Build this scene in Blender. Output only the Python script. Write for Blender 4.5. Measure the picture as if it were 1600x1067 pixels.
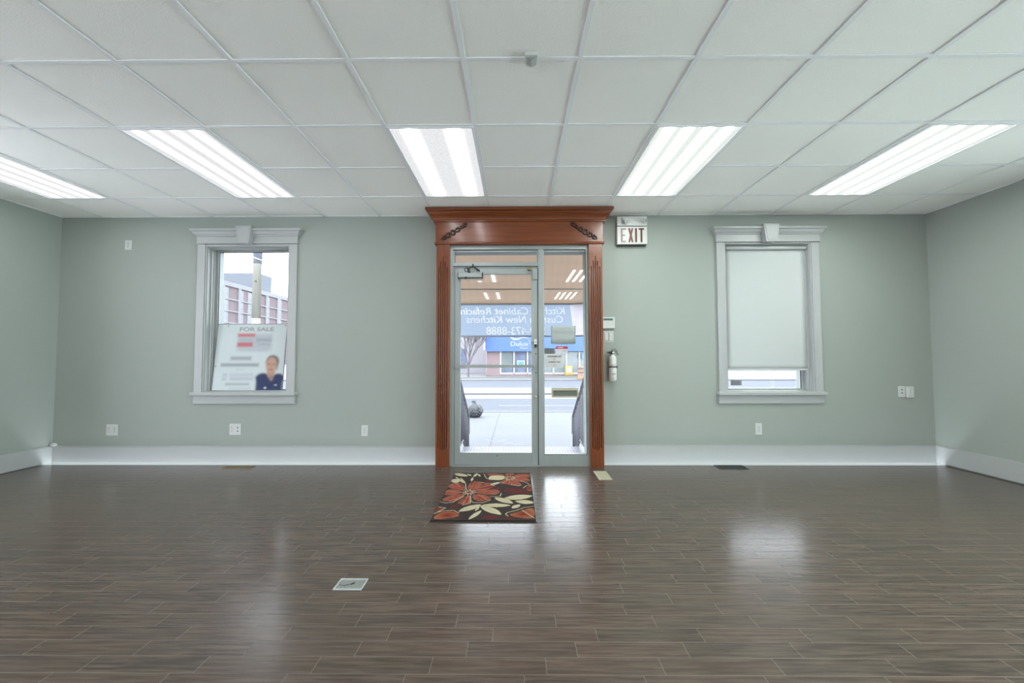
import bpy, bmesh, math, random
import numpy as np
from mathutils import Vector, Matrix
random.seed(4)
for o in list(bpy.data.objects): bpy.data.objects.remove(o)
S = bpy.context.scene
C = S.collection
PI = math.pi

# ------------------------------------------------------------ camera
cam = bpy.data.cameras.new('camera'); camo = bpy.data.objects.new('camera', cam); C.objects.link(camo)
cam.sensor_fit = 'HORIZONTAL'; cam.sensor_width = 36.0; cam.lens = 642.77/1600*36.0
cam.clip_start = 0.05; cam.clip_end = 600
EYE = 1.117
m = Matrix(((0.999966, 0.001854, 0.008035), (0.008104, -0.041020, -0.999125), (-0.001522, 0.999157, -0.041034)))
camo.matrix_world = Matrix.Translation((0, 0, EYE)) @ m.to_4x4()
S.camera = camo

# ------------------------------------------------------------ exposure, sky
S.view_settings.view_transform = 'Standard'; S.view_settings.look = 'None'
S.view_settings.gamma = 1.0; S.view_settings.use_curve_mapping = False
S.view_settings.exposure = 0.76
world = bpy.data.worlds.new('overcast'); S.world = world; world.use_nodes = True
bg = world.node_tree.nodes['Background']
bg.inputs[0].default_value = (0.85, 0.915, 1.0, 1); bg.inputs[1].default_value = 4.9
TUBE = 6.0            # brightness of the fluorescent tubes behind the diffusers

# ------------------------------------------------------------ node helpers
class NT:
    def __init__(s, name):
        s.m = bpy.data.materials.new(name); s.m.use_nodes = True
        s.t = s.m.node_tree; s.n = s.t.nodes; s.n.clear()
        s.out = s.n.new('ShaderNodeOutputMaterial')
    def node(s, typ, **kw):
        n = s.n.new(typ)
        for k, v in kw.items(): setattr(n, k, v)
        return n
    def put(s, sock, v):
        if isinstance(v, bpy.types.NodeSocket): s.t.links.new(v, sock)
        elif isinstance(v, (tuple, list)):
            sock.default_value = tuple(v) + ((1,) if len(v) == 3 and sock.type == 'RGBA' else ())
        else: sock.default_value = v
    def math(s, op, a, b=0.0, c=None):
        n = s.node('ShaderNodeMath', operation=op)
        s.put(n.inputs[0], a); s.put(n.inputs[1], b)
        if c is not None: s.put(n.inputs[2], c)
        return n.outputs[0]
    def mix(s, f, a, b):
        n = s.node('ShaderNodeMix', data_type='RGBA')
        s.put(n.inputs[0], f); s.put(n.inputs[6], a); s.put(n.inputs[7], b)
        return n.outputs[2]
    def pos(s):
        g = s.node('ShaderNodeNewGeometry'); x = s.node('ShaderNodeSeparateXYZ')
        s.t.links.new(g.outputs['Position'], x.inputs[0])
        return g.outputs['Position'], x.outputs[0], x.outputs[1], x.outputs[2]
    def objpos(s):
        g = s.node('ShaderNodeTexCoord'); x = s.node('ShaderNodeSeparateXYZ')
        s.t.links.new(g.outputs['Object'], x.inputs[0])
        return g.outputs['Object'], x.outputs[0], x.outputs[1], x.outputs[2]
    def vec(s, x, y, z):
        n = s.node('ShaderNodeCombineXYZ')
        for i, v in enumerate((x, y, z)): s.put(n.inputs[i], v)
        return n.outputs[0]
    def noise(s, v, scale=5.0, detail=3.0, rough=0.5):
        n = s.node('ShaderNodeTexNoise'); s.put(n.inputs['Vector'], v)
        n.inputs['Scale'].default_value = scale; n.inputs['Detail'].default_value = detail; n.inputs['Roughness'].default_value = rough
        return n.outputs['Fac']
    def white(s, v):
        n = s.node('ShaderNodeTexWhiteNoise'); s.put(n.inputs['Vector'], v); return n.outputs['Value']
    def scale(s, v, k):
        n = s.node('ShaderNodeVectorMath', operation='MULTIPLY'); s.put(n.inputs[0], v); n.inputs[1].default_value = k
        return n.outputs[0]
    def bump(s, h, dist=0.01, st=1.0):
        n = s.node('ShaderNodeBump'); s.put(n.inputs['Height'], h)
        n.inputs['Distance'].default_value = dist; n.inputs['Strength'].default_value = st
        return n.outputs[0]
    def bsdf(s, col, rough=0.5, metal=0.0, spec=0.5, normal=None, **kw):
        b = s.node('ShaderNodeBsdfPrincipled')
        s.put(b.inputs['Base Color'], col); s.put(b.inputs['Roughness'], rough); s.put(b.inputs['Metallic'], metal)
        s.put(b.inputs['Specular IOR Level'], spec)
        if normal is not None: s.put(b.inputs['Normal'], normal)
        for k, v in kw.items(): s.put(b.inputs[k], v)
        s.t.links.new(b.outputs[0], s.out.inputs[0])
        return b.outputs[0]

def plain(name, col, rough=0.5, metal=0.0, spec=0.5, var=0.04, sc=12.0, bump=0.0):
    """paint / plastic / metal with a faint procedural variation"""
    t = NT(name); p, x, y, z = t.objpos()
    n = t.noise(p, sc, 3)
    d = tuple(max(0, c*(1-var)) for c in col); l = tuple(min(1, c*(1+var)) for c in col)
    nm = t.bump(t.noise(p, sc*8, 2), bump) if bump else None
    t.bsdf(t.mix(n, d, l), rough, metal, spec, nm)
    return t.m

M = {}
# wall paint: grey-green
t = NT('wall_paint'); p, x, y, z = t.pos()
n1 = t.noise(p, 1.3, 3)
t.bsdf(t.mix(n1, (0.318, 0.350, 0.320), (0.336, 0.368, 0.338)), 0.55, 0, 0.3, t.bump(t.noise(p, 160, 3), 0.0006))
M['wall'] = t.m
M['trim'] = plain('white_trim_paint', (0.40, 0.415, 0.415), 0.35, 0, 0.5, 0.015)
# ceiling tile
t = NT('ceiling_tile'); p, x, y, z = t.pos()
f = t.noise(p, 170, 3, 0.65); f2 = t.noise(p, 1.1, 2)
c1 = t.mix(f, (0.91, 0.905, 0.875), (0.965, 0.96, 0.93))
t.bsdf(c1, 0.95, 0, 0.1, t.bump(f, 0.003))
M['tile'] = t.m
M['tee'] = plain('ceiling_tee_metal', (0.84, 0.85, 0.87), 0.4, 0, 0.5, 0.01)
M['gap'] = plain('shadow_gap', (0.05, 0.05, 0.05), 0.9)
# laminate floor
t = NT('dark_laminate'); p, x, y, z = t.pos()
PW, PLn = 0.0850, 0.42
yr = t.math('SUBTRACT', y, 0.0565); yy = t.math('DIVIDE', yr, PW); row = t.math('FLOOR', yy); fy = t.math('FRACT', yy)
off = t.white(t.vec(row, 7.3, 0.0)); xx = t.math('ADD', t.math('DIVIDE', x, PLn), off)
colm = t.math('FLOOR', xx); fx = t.math('FRACT', xx)
idv = t.white(t.vec(row, colm, 1.7)); idw = t.white(t.vec(colm, row, 5.1))
ey = t.math('MULTIPLY', t.math('MINIMUM', fy, t.math('SUBTRACT', 1.0, fy)), PW)
ex = t.math('MULTIPLY', t.math('MINIMUM', fx, t.math('SUBTRACT', 1.0, fx)), PLn)
ed = t.math('MINIMUM', ey, ex)
gro = t.math('LESS_THAN', ed, 0.0014)
gx = t.vec(t.math('ADD', t.math('MULTIPLY', x, 4.5), t.math('MULTIPLY', idv, 37.0)), t.math('MULTIPLY', y, 75.0), t.math('MULTIPLY', idw, 11.0))
g1 = t.noise(gx, 1.0, 5, 0.62)
gx2 = t.vec(t.math('ADD', t.math('MULTIPLY', x, 1.1), t.math('MULTIPLY', idw, 19.0)), t.math('MULTIPLY', y, 14.0), t.math('MULTIPLY', idv, 9.0))
g2 = t.noise(gx2, 1.0, 3, 0.5)
ra = t.node('ShaderNodeValToRGB'); t.put(ra.inputs[0], g1)
e = ra.color_ramp.elements; e[0].position = 0.40; e[0].color = (0.040, 0.027, 0.021, 1); e[1].position = 0.61; e[1].color = 0.130, 0.093, 0.070, 1
wood = t.mix(t.math('MULTIPLY', g2, 0.5), ra.outputs[0], (0.075, 0.066, 0.057))
wood = t.mix(t.math('MULTIPLY', idv, 0.30), wood, (0.055, 0.046, 0.040))
wood = t.mix(t.math('MULTIPLY', idw, 0.22), wood, (0.125, 0.080, 0.055))
wood = t.mix(t.math('MULTIPLY', gro, 0.26), wood, (0.18, 0.155, 0.13))
rg = t.math('ADD', t.math('MULTIPLY', g1, 0.06), 0.185); rg = t.math('ADD', rg, t.math('MULTIPLY', gro, 0.4))
hb = t.math('SUBTRACT', t.math('MULTIPLY', g1, 0.12), gro)
t.bsdf(wood, rg, 0, 0.45, t.bump(hb, 0.0005, 0.5), IOR=1.5)
M['floor'] = t.m
# cherry wood of the door surround
def cherry(name, vertical):
    t = NT(name); p, x, y, z = t.pos()
    v = t.vec(t.math('MULTIPLY', x, 38.0 if vertical else 2.0), t.math('MULTIPLY', y, 30.0), t.math('MULTIPLY', z, 2.0 if vertical else 38.0))
    g = t.noise(v, 1.0, 4, 0.6)
    r = t.node('ShaderNodeValToRGB'); t.put(r.inputs[0], g)
    e = r.color_ramp.elements; e[0].position = 0.3; e[0].color = (0.112, 0.026, 0.006, 1); e[1].position = 0.75; e[1].color = (0.215, 0.052, 0.012, 1)
    t.bsdf(r.outputs[0], 0.28, 0, 0.5, t.bump(g, 0.0006, 0.3), **{'Coat Weight': 0.25, 'Coat Roughness': 0.15})
    return t.m
M['cherry_v'] = cherry('cherry_wood_upright', True); M['cherry_h'] = cherry('cherry_wood_lying', False)
M['cherry_dark'] = plain('cherry_dark_stain', (0.035, 0.010, 0.006), 0.35)
# aluminium
t = NT('satin_aluminium'); p, x, y, z = t.pos()
g = t.noise(t.scale(p, (220, 220, 3)), 1, 2)
t.bsdf(t.mix(g, (0.30, 0.335, 0.33), (0.38, 0.415, 0.41)), 0.38, 0.45, 0.5)
M['alu'] = t.m
M['alu_dark'] = plain('dark_gasket', (0.045, 0.05, 0.05), 0.5)
M['chrome'] = plain('worn_chrome', (0.62, 0.63, 0.62), 0.22, 0.9)
M['steel_dark'] = plain('dark_steel', (0.05, 0.05, 0.05), 0.3, 0.8)
# clear glass: transparent with a mirror coat weighted by the angle
def glass(name, tint=(0.97, 0.985, 0.985)):
    t = NT(name)
    tr = t.node('ShaderNodeBsdfTransparent'); tr.inputs[0].default_value = (*tint, 1)
    gl = t.node('ShaderNodeBsdfGlossy'); gl.inputs['Roughness'].default_value = 0.0; gl.inputs['Color'].default_value = (1, 1, 1, 1)
    fr = t.node('ShaderNodeFresnel'); fr.inputs['IOR'].default_value = 1.5
    mx = t.node('ShaderNodeMixShader'); t.put(mx.inputs[0], fr.outputs[0])
    t.t.links.new(tr.outputs[0], mx.inputs[1]); t.t.links.new(gl.outputs[0], mx.inputs[2]); t.t.links.new(mx.outputs[0], t.out.inputs[0])
    return t.m
M['glass'] = glass('clear_glass')
M['plastic'] = plain('white_plastic', (0.58, 0.60, 0.58), 0.35, 0, 0.5, 0.02)
M['plastic_grey'] = plain('pale_grey_plastic', (0.33, 0.34, 0.32), 0.4)
M['slot'] = plain('black_slot', (0.03, 0.03, 0.03), 0.6)
M['black'] = plain('black_plastic', (0.025, 0.027, 0.028), 0.4)
M['paper'] = plain('white_paper', (0.55, 0.56, 0.56), 0.8)
M['paper_grey'] = plain('grey_paper', (0.40, 0.44, 0.425), 0.8)
M['ink'] = plain('dark_grey_ink', (0.10, 0.10, 0.11), 0.8)
M['ink_soft'] = plain('pale_grey_ink', (0.33, 0.34, 0.36), 0.8)
M['red'] = plain('red_print', (0.42, 0.035, 0.04), 0.6)
M['red_soft'] = plain('faded_red_print', (0.50, 0.14, 0.15), 0.8)
M['red_dark'] = plain('dark_red_letters', (0.10, 0.008, 0.010), 0.4)
M['pink_reflection'] = plain('reflection_pink_letters', (0.36, 0.26, 0.26), 0.6)  # reflection over the E, painted in as a pale letter colour
M['pink_part_reflection'] = plain('part_reflection_red_letters', (0.22, 0.085, 0.085), 0.6)  # weaker reflection over the X, painted in as a duller red
M['exit_face'] = plain('exit_sign_face', (0.60, 0.60, 0.57), 0.3)
M['brass'] = plain('antique_brass', (0.30, 0.24, 0.14), 0.35, 0.6)
M['beige'] = plain('beige_metal', (0.47, 0.45, 0.33), 0.45, 0.2)
M['white_text'] = plain('white_lettering', (0.92, 0.93, 0.96), 0.6)

# ------------------------------------------------------------ mesh helpers
def box(bm, x0, x1, y0, y1, z0, z1):
    v = [bm.verts.new(c) for c in ((x0,y0,z0),(x1,y0,z0),(x1,y1,z0),(x0,y1,z0),(x0,y0,z1),(x1,y0,z1),(x1,y1,z1),(x0,y1,z1))]
    for f in ((3,2,1,0),(4,5,6,7),(0,1,5,4),(1,2,6,5),(2,3,7,6),(3,0,4,7)): bm.faces.new([v[i] for i in f])
    return v
def B(*boxes):
    bm = bmesh.new()
    for b in boxes: box(bm, *b)
    return bm
def tube(bm, pts, r, seg=10, closed=False, caps=True):
    pts = [Vector(p) for p in pts]; n = len(pts); rings = []
    rr = r if isinstance(r, (list, tuple)) else [r]*n
    up = None
    for i, p in enumerate(pts):
        a = pts[(i-1) % n] if (closed or i > 0) else p; b = pts[(i+1) % n] if (closed or i < n-1) else p
        d = (b-a).normalized()
        if up is None:
            up = Vector((0,0,1)) if abs(d.z) < 0.9 else Vector((1,0,0))
        s = d.cross(up)
        if s.length < 1e-5: s = d.cross(Vector((0,1,0)))
        s.normalize(); up = s.cross(d).normalized()
        rings.append([bm.verts.new(p + (s*math.cos(2*PI*k/seg) + up*math.sin(2*PI*k/seg))*rr[i]) for k in range(seg)])
    for i in range(n if closed else n-1):
        A_, B_ = rings[i], rings[(i+1) % n]
        for k in range(seg): 
            f = bm.faces.new((A_[k], A_[(k+1)%seg], B_[(k+1)%seg], B_[k])); f.smooth = True
    if caps and not closed:
        bm.faces.new(list(reversed(rings[0]))); bm.faces.new(rings[-1])
def lathe(bm, prof, cx, cy, seg=32, axis='z', base=0.0):
    """prof = (radius, height) pairs; axis z or y"""
    rings = []
    for r, h in prof:
        ring = []
        for k in range(seg):
            a = 2*PI*k/seg; u, v = r*math.cos(a), r*math.sin(a)
            ring.append(bm.verts.new((cx+u, cy+v, base+h) if axis == 'z' else (cx+u, base+h, cy+v)))
        rings.append(ring)
    for A_, B_ in zip(rings, rings[1:]):
        for k in range(seg):
            f = bm.faces.new((A_[k], A_[(k+1)%seg], B_[(k+1)%seg], B_[k])); f.smooth = True
    bm.faces.new(rings[0]); bm.faces.new(rings[-1])
def prism(bm, poly, y0, y1):
    """polygon in the x-z plane given depth from y0 to y1"""
    a = [bm.verts.new((x, y0, z)) for x, z in poly]; b = [bm.verts.new((x, y1, z)) for x, z in poly]
    bm.faces.new(a); bm.faces.new(list(reversed(b)))
    n = len(poly)
    for i in range(n): bm.faces.new((a[i], b[i], b[(i+1)%n], a[(i+1)%n]))
def cornice(bm, x0, x1, yback, prof):
    """moulding along x with mitred returns; prof = (projection, z) from bottom to top"""
    rows = []
    for pr, z in prof:
        rows.append([bm.verts.new(c) for c in ((x0-pr, yback, z), (x0-pr, yback-PRJ-pr, z), (x1+pr, yback-PRJ-pr, z), (x1+pr, yback, z))])
    for a, b in zip(rows, rows[1:]):
        for i in range(3): bm.faces.new((a[i], a[i+1], b[i+1], b[i]))
        bm.faces.new((a[3], a[0], b[0], b[3]))
    bm.faces.new(list(reversed(rows[0]))); bm.faces.new(rows[-1])
PRJ = 0.0
def disc(bm, x, z, r, y0, y1, seg=20):
    prism(bm, [(x+r*math.cos(2*PI*k/seg), z+r*math.sin(2*PI*k/seg)) for k in range(seg)], y0, y1)
def heightfield(bm, xs, zs, depth, yback):
    """stepped relief facing -y: depth[i][j] is the y of the face of cell i,j"""
    nx, nz = len(xs)-1, len(zs)-1
    def q(a, b, c, d): bm.faces.new([bm.verts.new(p) for p in (a, b, c, d)])
    for i in range(nx):
        for j in range(nz):
            y = depth[i][j]; q((xs[i],y,zs[j]),(xs[i+1],y,zs[j]),(xs[i+1],y,zs[j+1]),(xs[i],y,zs[j+1]))
            yr = depth[i+1][j] if i < nx-1 else yback
            if yr != y: q((xs[i+1],y,zs[j]),(xs[i+1],yr,zs[j]),(xs[i+1],yr,zs[j+1]),(xs[i+1],y,zs[j+1]))
            yt = depth[i][j+1] if j < nz-1 else yback
            if yt != y: q((xs[i],y,zs[j+1]),(xs[i+1],y,zs[j+1]),(xs[i+1],yt,zs[j+1]),(xs[i],yt,zs[j+1]))
            if i == 0: q((xs[0],yback,zs[j]),(xs[0],y,zs[j]),(xs[0],y,zs[j+1]),(xs[0],yback,zs[j+1]))
            if j == 0: q((xs[i],yback,zs[0]),(xs[i+1],yback,zs[0]),(xs[i+1],y,zs[0]),(xs[i],y,zs[0]))
    q((xs[0],yback,zs[0]),(xs[0],yback,zs[-1]),(xs[-1],yback,zs[-1]),(xs[-1],yback,zs[0]))
    bmesh.ops.remove_doubles(bm, verts=bm.verts, dist=1e-5)
def text(bm, s, x, z, size, y=0.0, depth=0.002, bold=0.0, shear=0.0, mirror=False, width=None, align='LEFT'):
    """writing facing -y (mirror: facing +y), lower left corner at x, z (mirror: reads from x towards -x)"""
    cu = bpy.data.curves.new('lettering', 'FONT'); cu.body = s; cu.size = size; cu.extrude = depth/2; cu.offset = bold; cu.shear = shear
    cu.align_x = align; cu.resolution_u = 4
    ob = bpy.data.objects.new('lettering', cu); C.objects.link(ob)
    bpy.context.view_layer.update()
    me = bpy.data.meshes.new_from_object(ob.evaluated_get(bpy.context.evaluated_depsgraph_get()))
    k = 1.0
    if width: 
        xs = [v.co.x for v in me.vertices]; k = width/(max(xs)-min(xs))
    for v in me.vertices:
        a, b, c = v.co
        v.co = (x + (-a*k if mirror else a*k), y + (c if mirror else -c), z + b)
    bm.from_mesh(me); bpy.data.objects.remove(ob); bpy.data.curves.remove(cu); bpy.data.meshes.remove(me)

def tag(o, label=None, cat=None, group=None, kind=None):
    if label: o['label'] = label
    if cat: o['category'] = cat
    if group: o['group'] = group
    if kind: o['kind'] = kind
    return o
def wloc(o):
    p = Vector(o.location)
    while o.parent: o = o.parent; p = p + Vector(o.location)
    return p
def obj(name, bm, mat, parent=None, bevel=0.0, origin=None, seg=2):
    """bm is in world coordinates; the object's origin is its parent's (or its own base centre)"""
    if parent is not None: o0 = wloc(parent)
    elif origin is not None: o0 = Vector(origin)
    else:
        cs = [v.co for v in bm.verts]
        o0 = Vector(((min(c.x for c in cs)+max(c.x for c in cs))/2, (min(c.y for c in cs)+max(c.y for c in cs))/2, min(c.z for c in cs)))
    for v in bm.verts: v.co -= o0
    bmesh.ops.recalc_face_normals(bm, faces=bm.faces)
    me = bpy.data.meshes.new(name); bm.to_mesh(me); bm.free()
    me.materials.append(M[mat] if isinstance(mat, str) else mat)
    o = bpy.data.objects.new(name, me); C.objects.link(o)
    if parent is not None: o.parent = parent
    else: o.location = o0
    if bevel:
        b = o.modifiers.new('bevel', 'BEVEL'); b.width = bevel; b.segments = seg; b.limit_method = 'ANGLE'; b.angle_limit = math.radians(40)
    return o
def empty(name, loc, label=None, cat=None, group=None, kind=None):
    o = bpy.data.objects.new(name, None); C.objects.link(o); o.location = loc; o.empty_display_size = 0.1
    return tag(o, label, cat, group, kind)
def struct(name, bm, mat, **k): return tag(obj(name, bm, mat, **k), kind='structure')
def dup(root, loc, label=None, group=None):
    r = root.copy(); C.objects.link(r); r.location = loc
    if label: r['label'] = label
    if group: r['group'] = group
    for ch in list(root.children):
        c = ch.copy(); C.objects.link(c); c.parent = r
        for g in list(ch.children):
            d = g.copy(); C.objects.link(d); d.parent = c
    return r

# ------------------------------------------------------------ room shell
W, XL, XR, YF, H, WT = 4.459, -5.016, 4.474, -3.2, 2.679, 0.26
struct('floor', B((XL-0.2, XR+0.2, YF-0.2, 4.36, -0.12, 0.0)), 'floor')
# far wall with two window openings and the door opening
bm = bmesh.new()
W1 = (-3.385, -2.485, 0.765, 2.35); W2 = (2.285, 3.195, 0.765, 2.36); DO = (-0.69, 0.78, 0.0, 2.31)
xs = [XL-0.2, W1[0], W1[1], DO[0], DO[1], W2[0], W2[1], XR+0.2]
for i in range(7):
    o_ = {1: W1, 3: DO, 5: W2}.get(i)
    if o_ is None: box(bm, xs[i], xs[i+1], W, W+WT, -0.05, H+0.15)
    else:
        if o_[2] > 0: box(bm, xs[i], xs[i+1], W, W+WT, -0.05, o_[2])
        box(bm, xs[i], xs[i+1], W, W+WT, o_[3], H+0.15)
struct('wall_back', bm, 'wall')
# side walls and end wall; unseen side windows are added to brighten the ceiling
def side_wall(nm, x0, x1, e, p0, p1):
    struct(nm, B((x0, x1, e, W, -0.05, H+0.15), (x0, x1, YF-0.2, -2.9, -0.05, H+0.15), (x0, x1, -2.9, e, -0.05, 0.25), (x0, x1, -2.9, e, 2.5, H+0.15), (x0, x1, p0, p1, 0.25, 2.5)), 'wall')
side_wall('wall_left', XL-0.2, XL, 3.0, -0.15, 1.95); side_wall('wall_right', XR, XR+0.2, 3.3, 0.15, 0.30)
struct('wall_front', B((XL, XR, YF-0.2, YF, -0.05, H+0.15)), 'tile')
for k, (x0, x1, y0, y1) in enumerate(((XL-0.12, XL-0.08, -2.9, -0.15), (XL-0.12, XL-0.08, 1.95, 3.0), (XR+0.08, XR+0.12, -2.9, 0.15), (XR+0.08, XR+0.12, 0.30, 3.3))):
    struct('window_%d' % (k+3), B((x0, x1, y0, y1, 0.25, 0.31), (x0, x1, y0, y1, 2.44, 2.5), (x0, x1, y0, y0+0.06, 0.31, 2.44), (x0, x1, y1-0.06, y1, 0.31, 2.44), (x0, x1, (y0+y1)/2-0.03, (y0+y1)/2+0.03, 0.31, 2.44)), 'alu')  # frames of the added, unseen windows that bring in fill daylight
M['glass_green'] = glass('green_tinted_glass', (0.94, 1.0, 0.955))  # tint added to turn the fill light from the right greener
for n_, y0, y1 in ((5, -2.84, 0.09), (6, 0.36, 3.24)): obj('pane', B((XR+0.095, XR+0.103, y0, (y0+y1)/2-0.03, 0.31, 2.44), (XR+0.095, XR+0.103, (y0+y1)/2+0.03, y1, 0.31, 2.44)), 'glass_green', bpy.data.objects['window_%d' % n_])

# baseboards
bm = B((XL+0.015, -0.825, W-0.016, W, 0.0, 0.168), (XL+0.015, -0.825, W-0.012, W, 0.168, 0.178),
       (0.91, XR-0.015, W-0.016, W, 0.0, 0.178), (0.91, XR-0.015, W-0.012, W, 0.178, 0.188))
struct('baseboard_back', bm, 'trim', bevel=0.002)
struct('baseboard_left', B((XL, XL+0.016, YF, W, 0.006, 0.172), (XL, XL+0.012, YF, W, 0.172, 0.182)), 'trim', bevel=0.002)
struct('baseboard_right', B((XR-0.016, XR, YF, W, 0.010, 0.182), (XR-0.012, XR, YF, W, 0.182, 0.192)), 'trim', bevel=0.002)

# ------------------------------------------------------------ ceiling: grid of tees, lay-in tiles, light fixtures
T = 0.61; GX, GY = -0.269, 2.089
lights = {}
for gi, lab in ((-7, 0), (-4, 1), (-1, 2), (2, 3), (5, 4)):
    for gj in (1, -3, -7):
        lights[(gi, gj)] = lab
covered = {(gi, gj+k) for (gi, gj) in lights for k in (0, 1)}
bt, bg_, bp_ = bmesh.new(), bmesh.new(), bmesh.new()
i0, i1 = -8, 7; j0, j1 = -10, 3
tw = 0.012
for i in range(i0, i1+1):
    for j in range(j0, j1+1):
        if (i, j) in covered: continue
        xa, xb = max(GX+i*T, XL), min(GX+(i+1)*T, XR); ya, yb = max(GY+j*T, YF), min(GY+(j+1)*T, W)
        if xb-xa < 0.03 or yb-ya < 0.03: continue
        box(bt, xa+0.003, xb-0.003, ya+0.003, yb-0.003, H+0.007, H+0.02)
for i in range(i0, i1+2):
    x = GX+i*T
    if XL < x < XR: box(bg_, x-tw, x+tw, YF, W, H, H+0.006)
for j in range(j0, j1+2):
    y = GY+j*T
    if not (YF < y < W): continue
    for i in range(i0, i1+1):
        if (i, j) in covered and (i, j-1) in covered: continue
        xa, xb = max(GX+i*T+tw, XL), min(GX+(i+1)*T-tw, XR)
        if xb > xa: box(bg_, xa, xb, y-tw, y+tw, H+0.0004, H+0.006)
box(bg_, XL, XL+0.022, YF, W, H, H+0.006); box(bg_, XR-0.022, XR, YF, W, H, H+0.006); box(bg_, XL, XR, W-0.022, W, H, H+0.006)
ceil = struct('ceiling', bt, 'tile')
obj('ceiling_grid', bg_, 'tee', ceil)
bp_ = B((XL, XR, YF, W, H+0.10, H+0.12)); obj('ceiling_deck', bp_, 'gap', ceil)

def diffuser_mat(name, tubes, level, base, tint, sig):
    t = NT(name); p, x, y, z = t.objpos()
    s = None
    for tx in tubes:
        d = t.math('DIVIDE', t.math('SUBTRACT', x, tx), sig)
        g = t.math('EXPONENT', t.math('MULTIPLY', t.math('MULTIPLY', d, d), -0.5))
        s = g if s is None else t.math('ADD', s, g)
    en = t.math('SMOOTH_MIN', t.math('MULTIPLY', t.math('SUBTRACT', 0.60, t.math('ABSOLUTE', y)), 14.0), 1.0, 0.2)
    pr = t.noise(p, 130, 2, 0.7)
    e_ = t.math('MULTIPLY', t.math('MULTIPLY', s, en), level)
    e_ = t.math('ADD', e_, t.math('ADD', base, t.math('MULTIPLY', t.math('SUBTRACT', pr, 0.5), 0.35)))
    em = t.node('ShaderNodeEmission'); t.put(em.inputs[0], tint); t.put(em.inputs[1], e_)
    t.t.links.new(em.outputs[0], t.out.inputs[0])
    return t.m
four = (-0.20, -0.07, 0.07, 0.20)
DM = [diffuser_mat('diffuser_left', four, TUBE*1.6, 0.48, (0.985, 0.985, 1.0, 1), 0.0135),
      diffuser_mat('diffuser_centre', (-0.15, 0.15), TUBE*1.7, 0.50, (0.975, 0.98, 1.0, 1), 0.023),
      diffuser_mat('diffuser_right', four, TUBE*4.6, 0.52, (0.93, 1.0, 0.95, 1), 0.0135)]
def make_light(mat, label, loc):
    x, y, z = loc
    r = empty('ceiling_light', loc, label, 'ceiling light')
    hw, hl = T/2-tw, T-tw
    bm = bmesh.new()
    box(bm, x-hw, x-hw+0.013, y-hl, y+hl, z-0.004, z+0.05); box(bm, x+hw-0.013, x+hw, y-hl, y+hl, z-0.004, z+0.05)
    box(bm, x-hw+0.013, x+hw-0.013, y-hl, y-hl+0.013, z-0.004, z+0.05); box(bm, x-hw+0.013, x+hw-0.013, y+hl-0.013, y+hl, z-0.004, z+0.05)
    obj('frame', bm, 'tee', r)
    obj('diffuser', B((x-hw+0.013, x+hw-0.013, y-hl+0.013, y+hl-0.013, z+0.004, z+0.007)), mat, r)
    obj('housing', B((x-hw+0.004, x+hw-0.004, y-hl+0.004, y+hl-0.004, z+0.05, z+0.055)), 'tee', r)
    return r
names = ['far left light panel of the ceiling row, cut off by the photo edge', 'four-tube ceiling light panel above and left of the left window', 'two-tube ceiling light panel just left of the wooden door crown',
         'bright ceiling light panel above and right of the wooden door crown', 'bright ceiling light panel at the far right above the roller shade window']
for (gi, gj), k in sorted(lights.items(), key=lambda a: (-a[0][1], a[0][0])):
    loc = (GX+(gi+0.5)*T, GY+(gj+1)*T, H)
    if gj == 1: r = make_light(DM[(0, 0, 1, 2, 2)[k]], names[k], loc)
    else:
        r = make_light(DM[(0, 0, 1, 2, 2)[k]], 'ceiling light panel behind the viewer, seen only as a door glass reflection', loc)
        r['group'] = 'ceiling lights behind the viewer'

# ceiling sensor hanging at the tee
sx, sy = 0.085, 2.075
r = empty('ceiling_sensor', (sx, sy, H), 'small white half-round plastic sensor on the ceiling above the door', 'sensor')
bm = bmesh.new()
n = 14
poly = [(sx-0.033, sy-0.045), (sx+0.033, sy-0.045), (sx+0.033, sy+0.01)] + [(sx+0.033*math.cos(a*PI/n), sy+0.01+0.036*math.sin(a*PI/n)) for a in range(1, n)] + [(sx-0.033, sy+0.01)]
a = [bm.verts.new((x, y, H)) for x, y in poly]; b = [bm.verts.new((x, y, H-0.022)) for x, y in poly]
bm.faces.new(a); bm.faces.new(list(reversed(b)))
for i in range(len(poly)): bm.faces.new((a[i], b[i], b[(i+1) % len(poly)], a[(i+1) % len(poly)]))
obj('body', bm, 'plastic', r, bevel=0.004)
bm = bmesh.new(); prism(bm, [(sx-0.022, H-0.022), (sx+0.022, H-0.022), (sx, H-0.036)], sy-0.03, sy+0.02); obj('lens', bm, 'plastic_grey', r)

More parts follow.
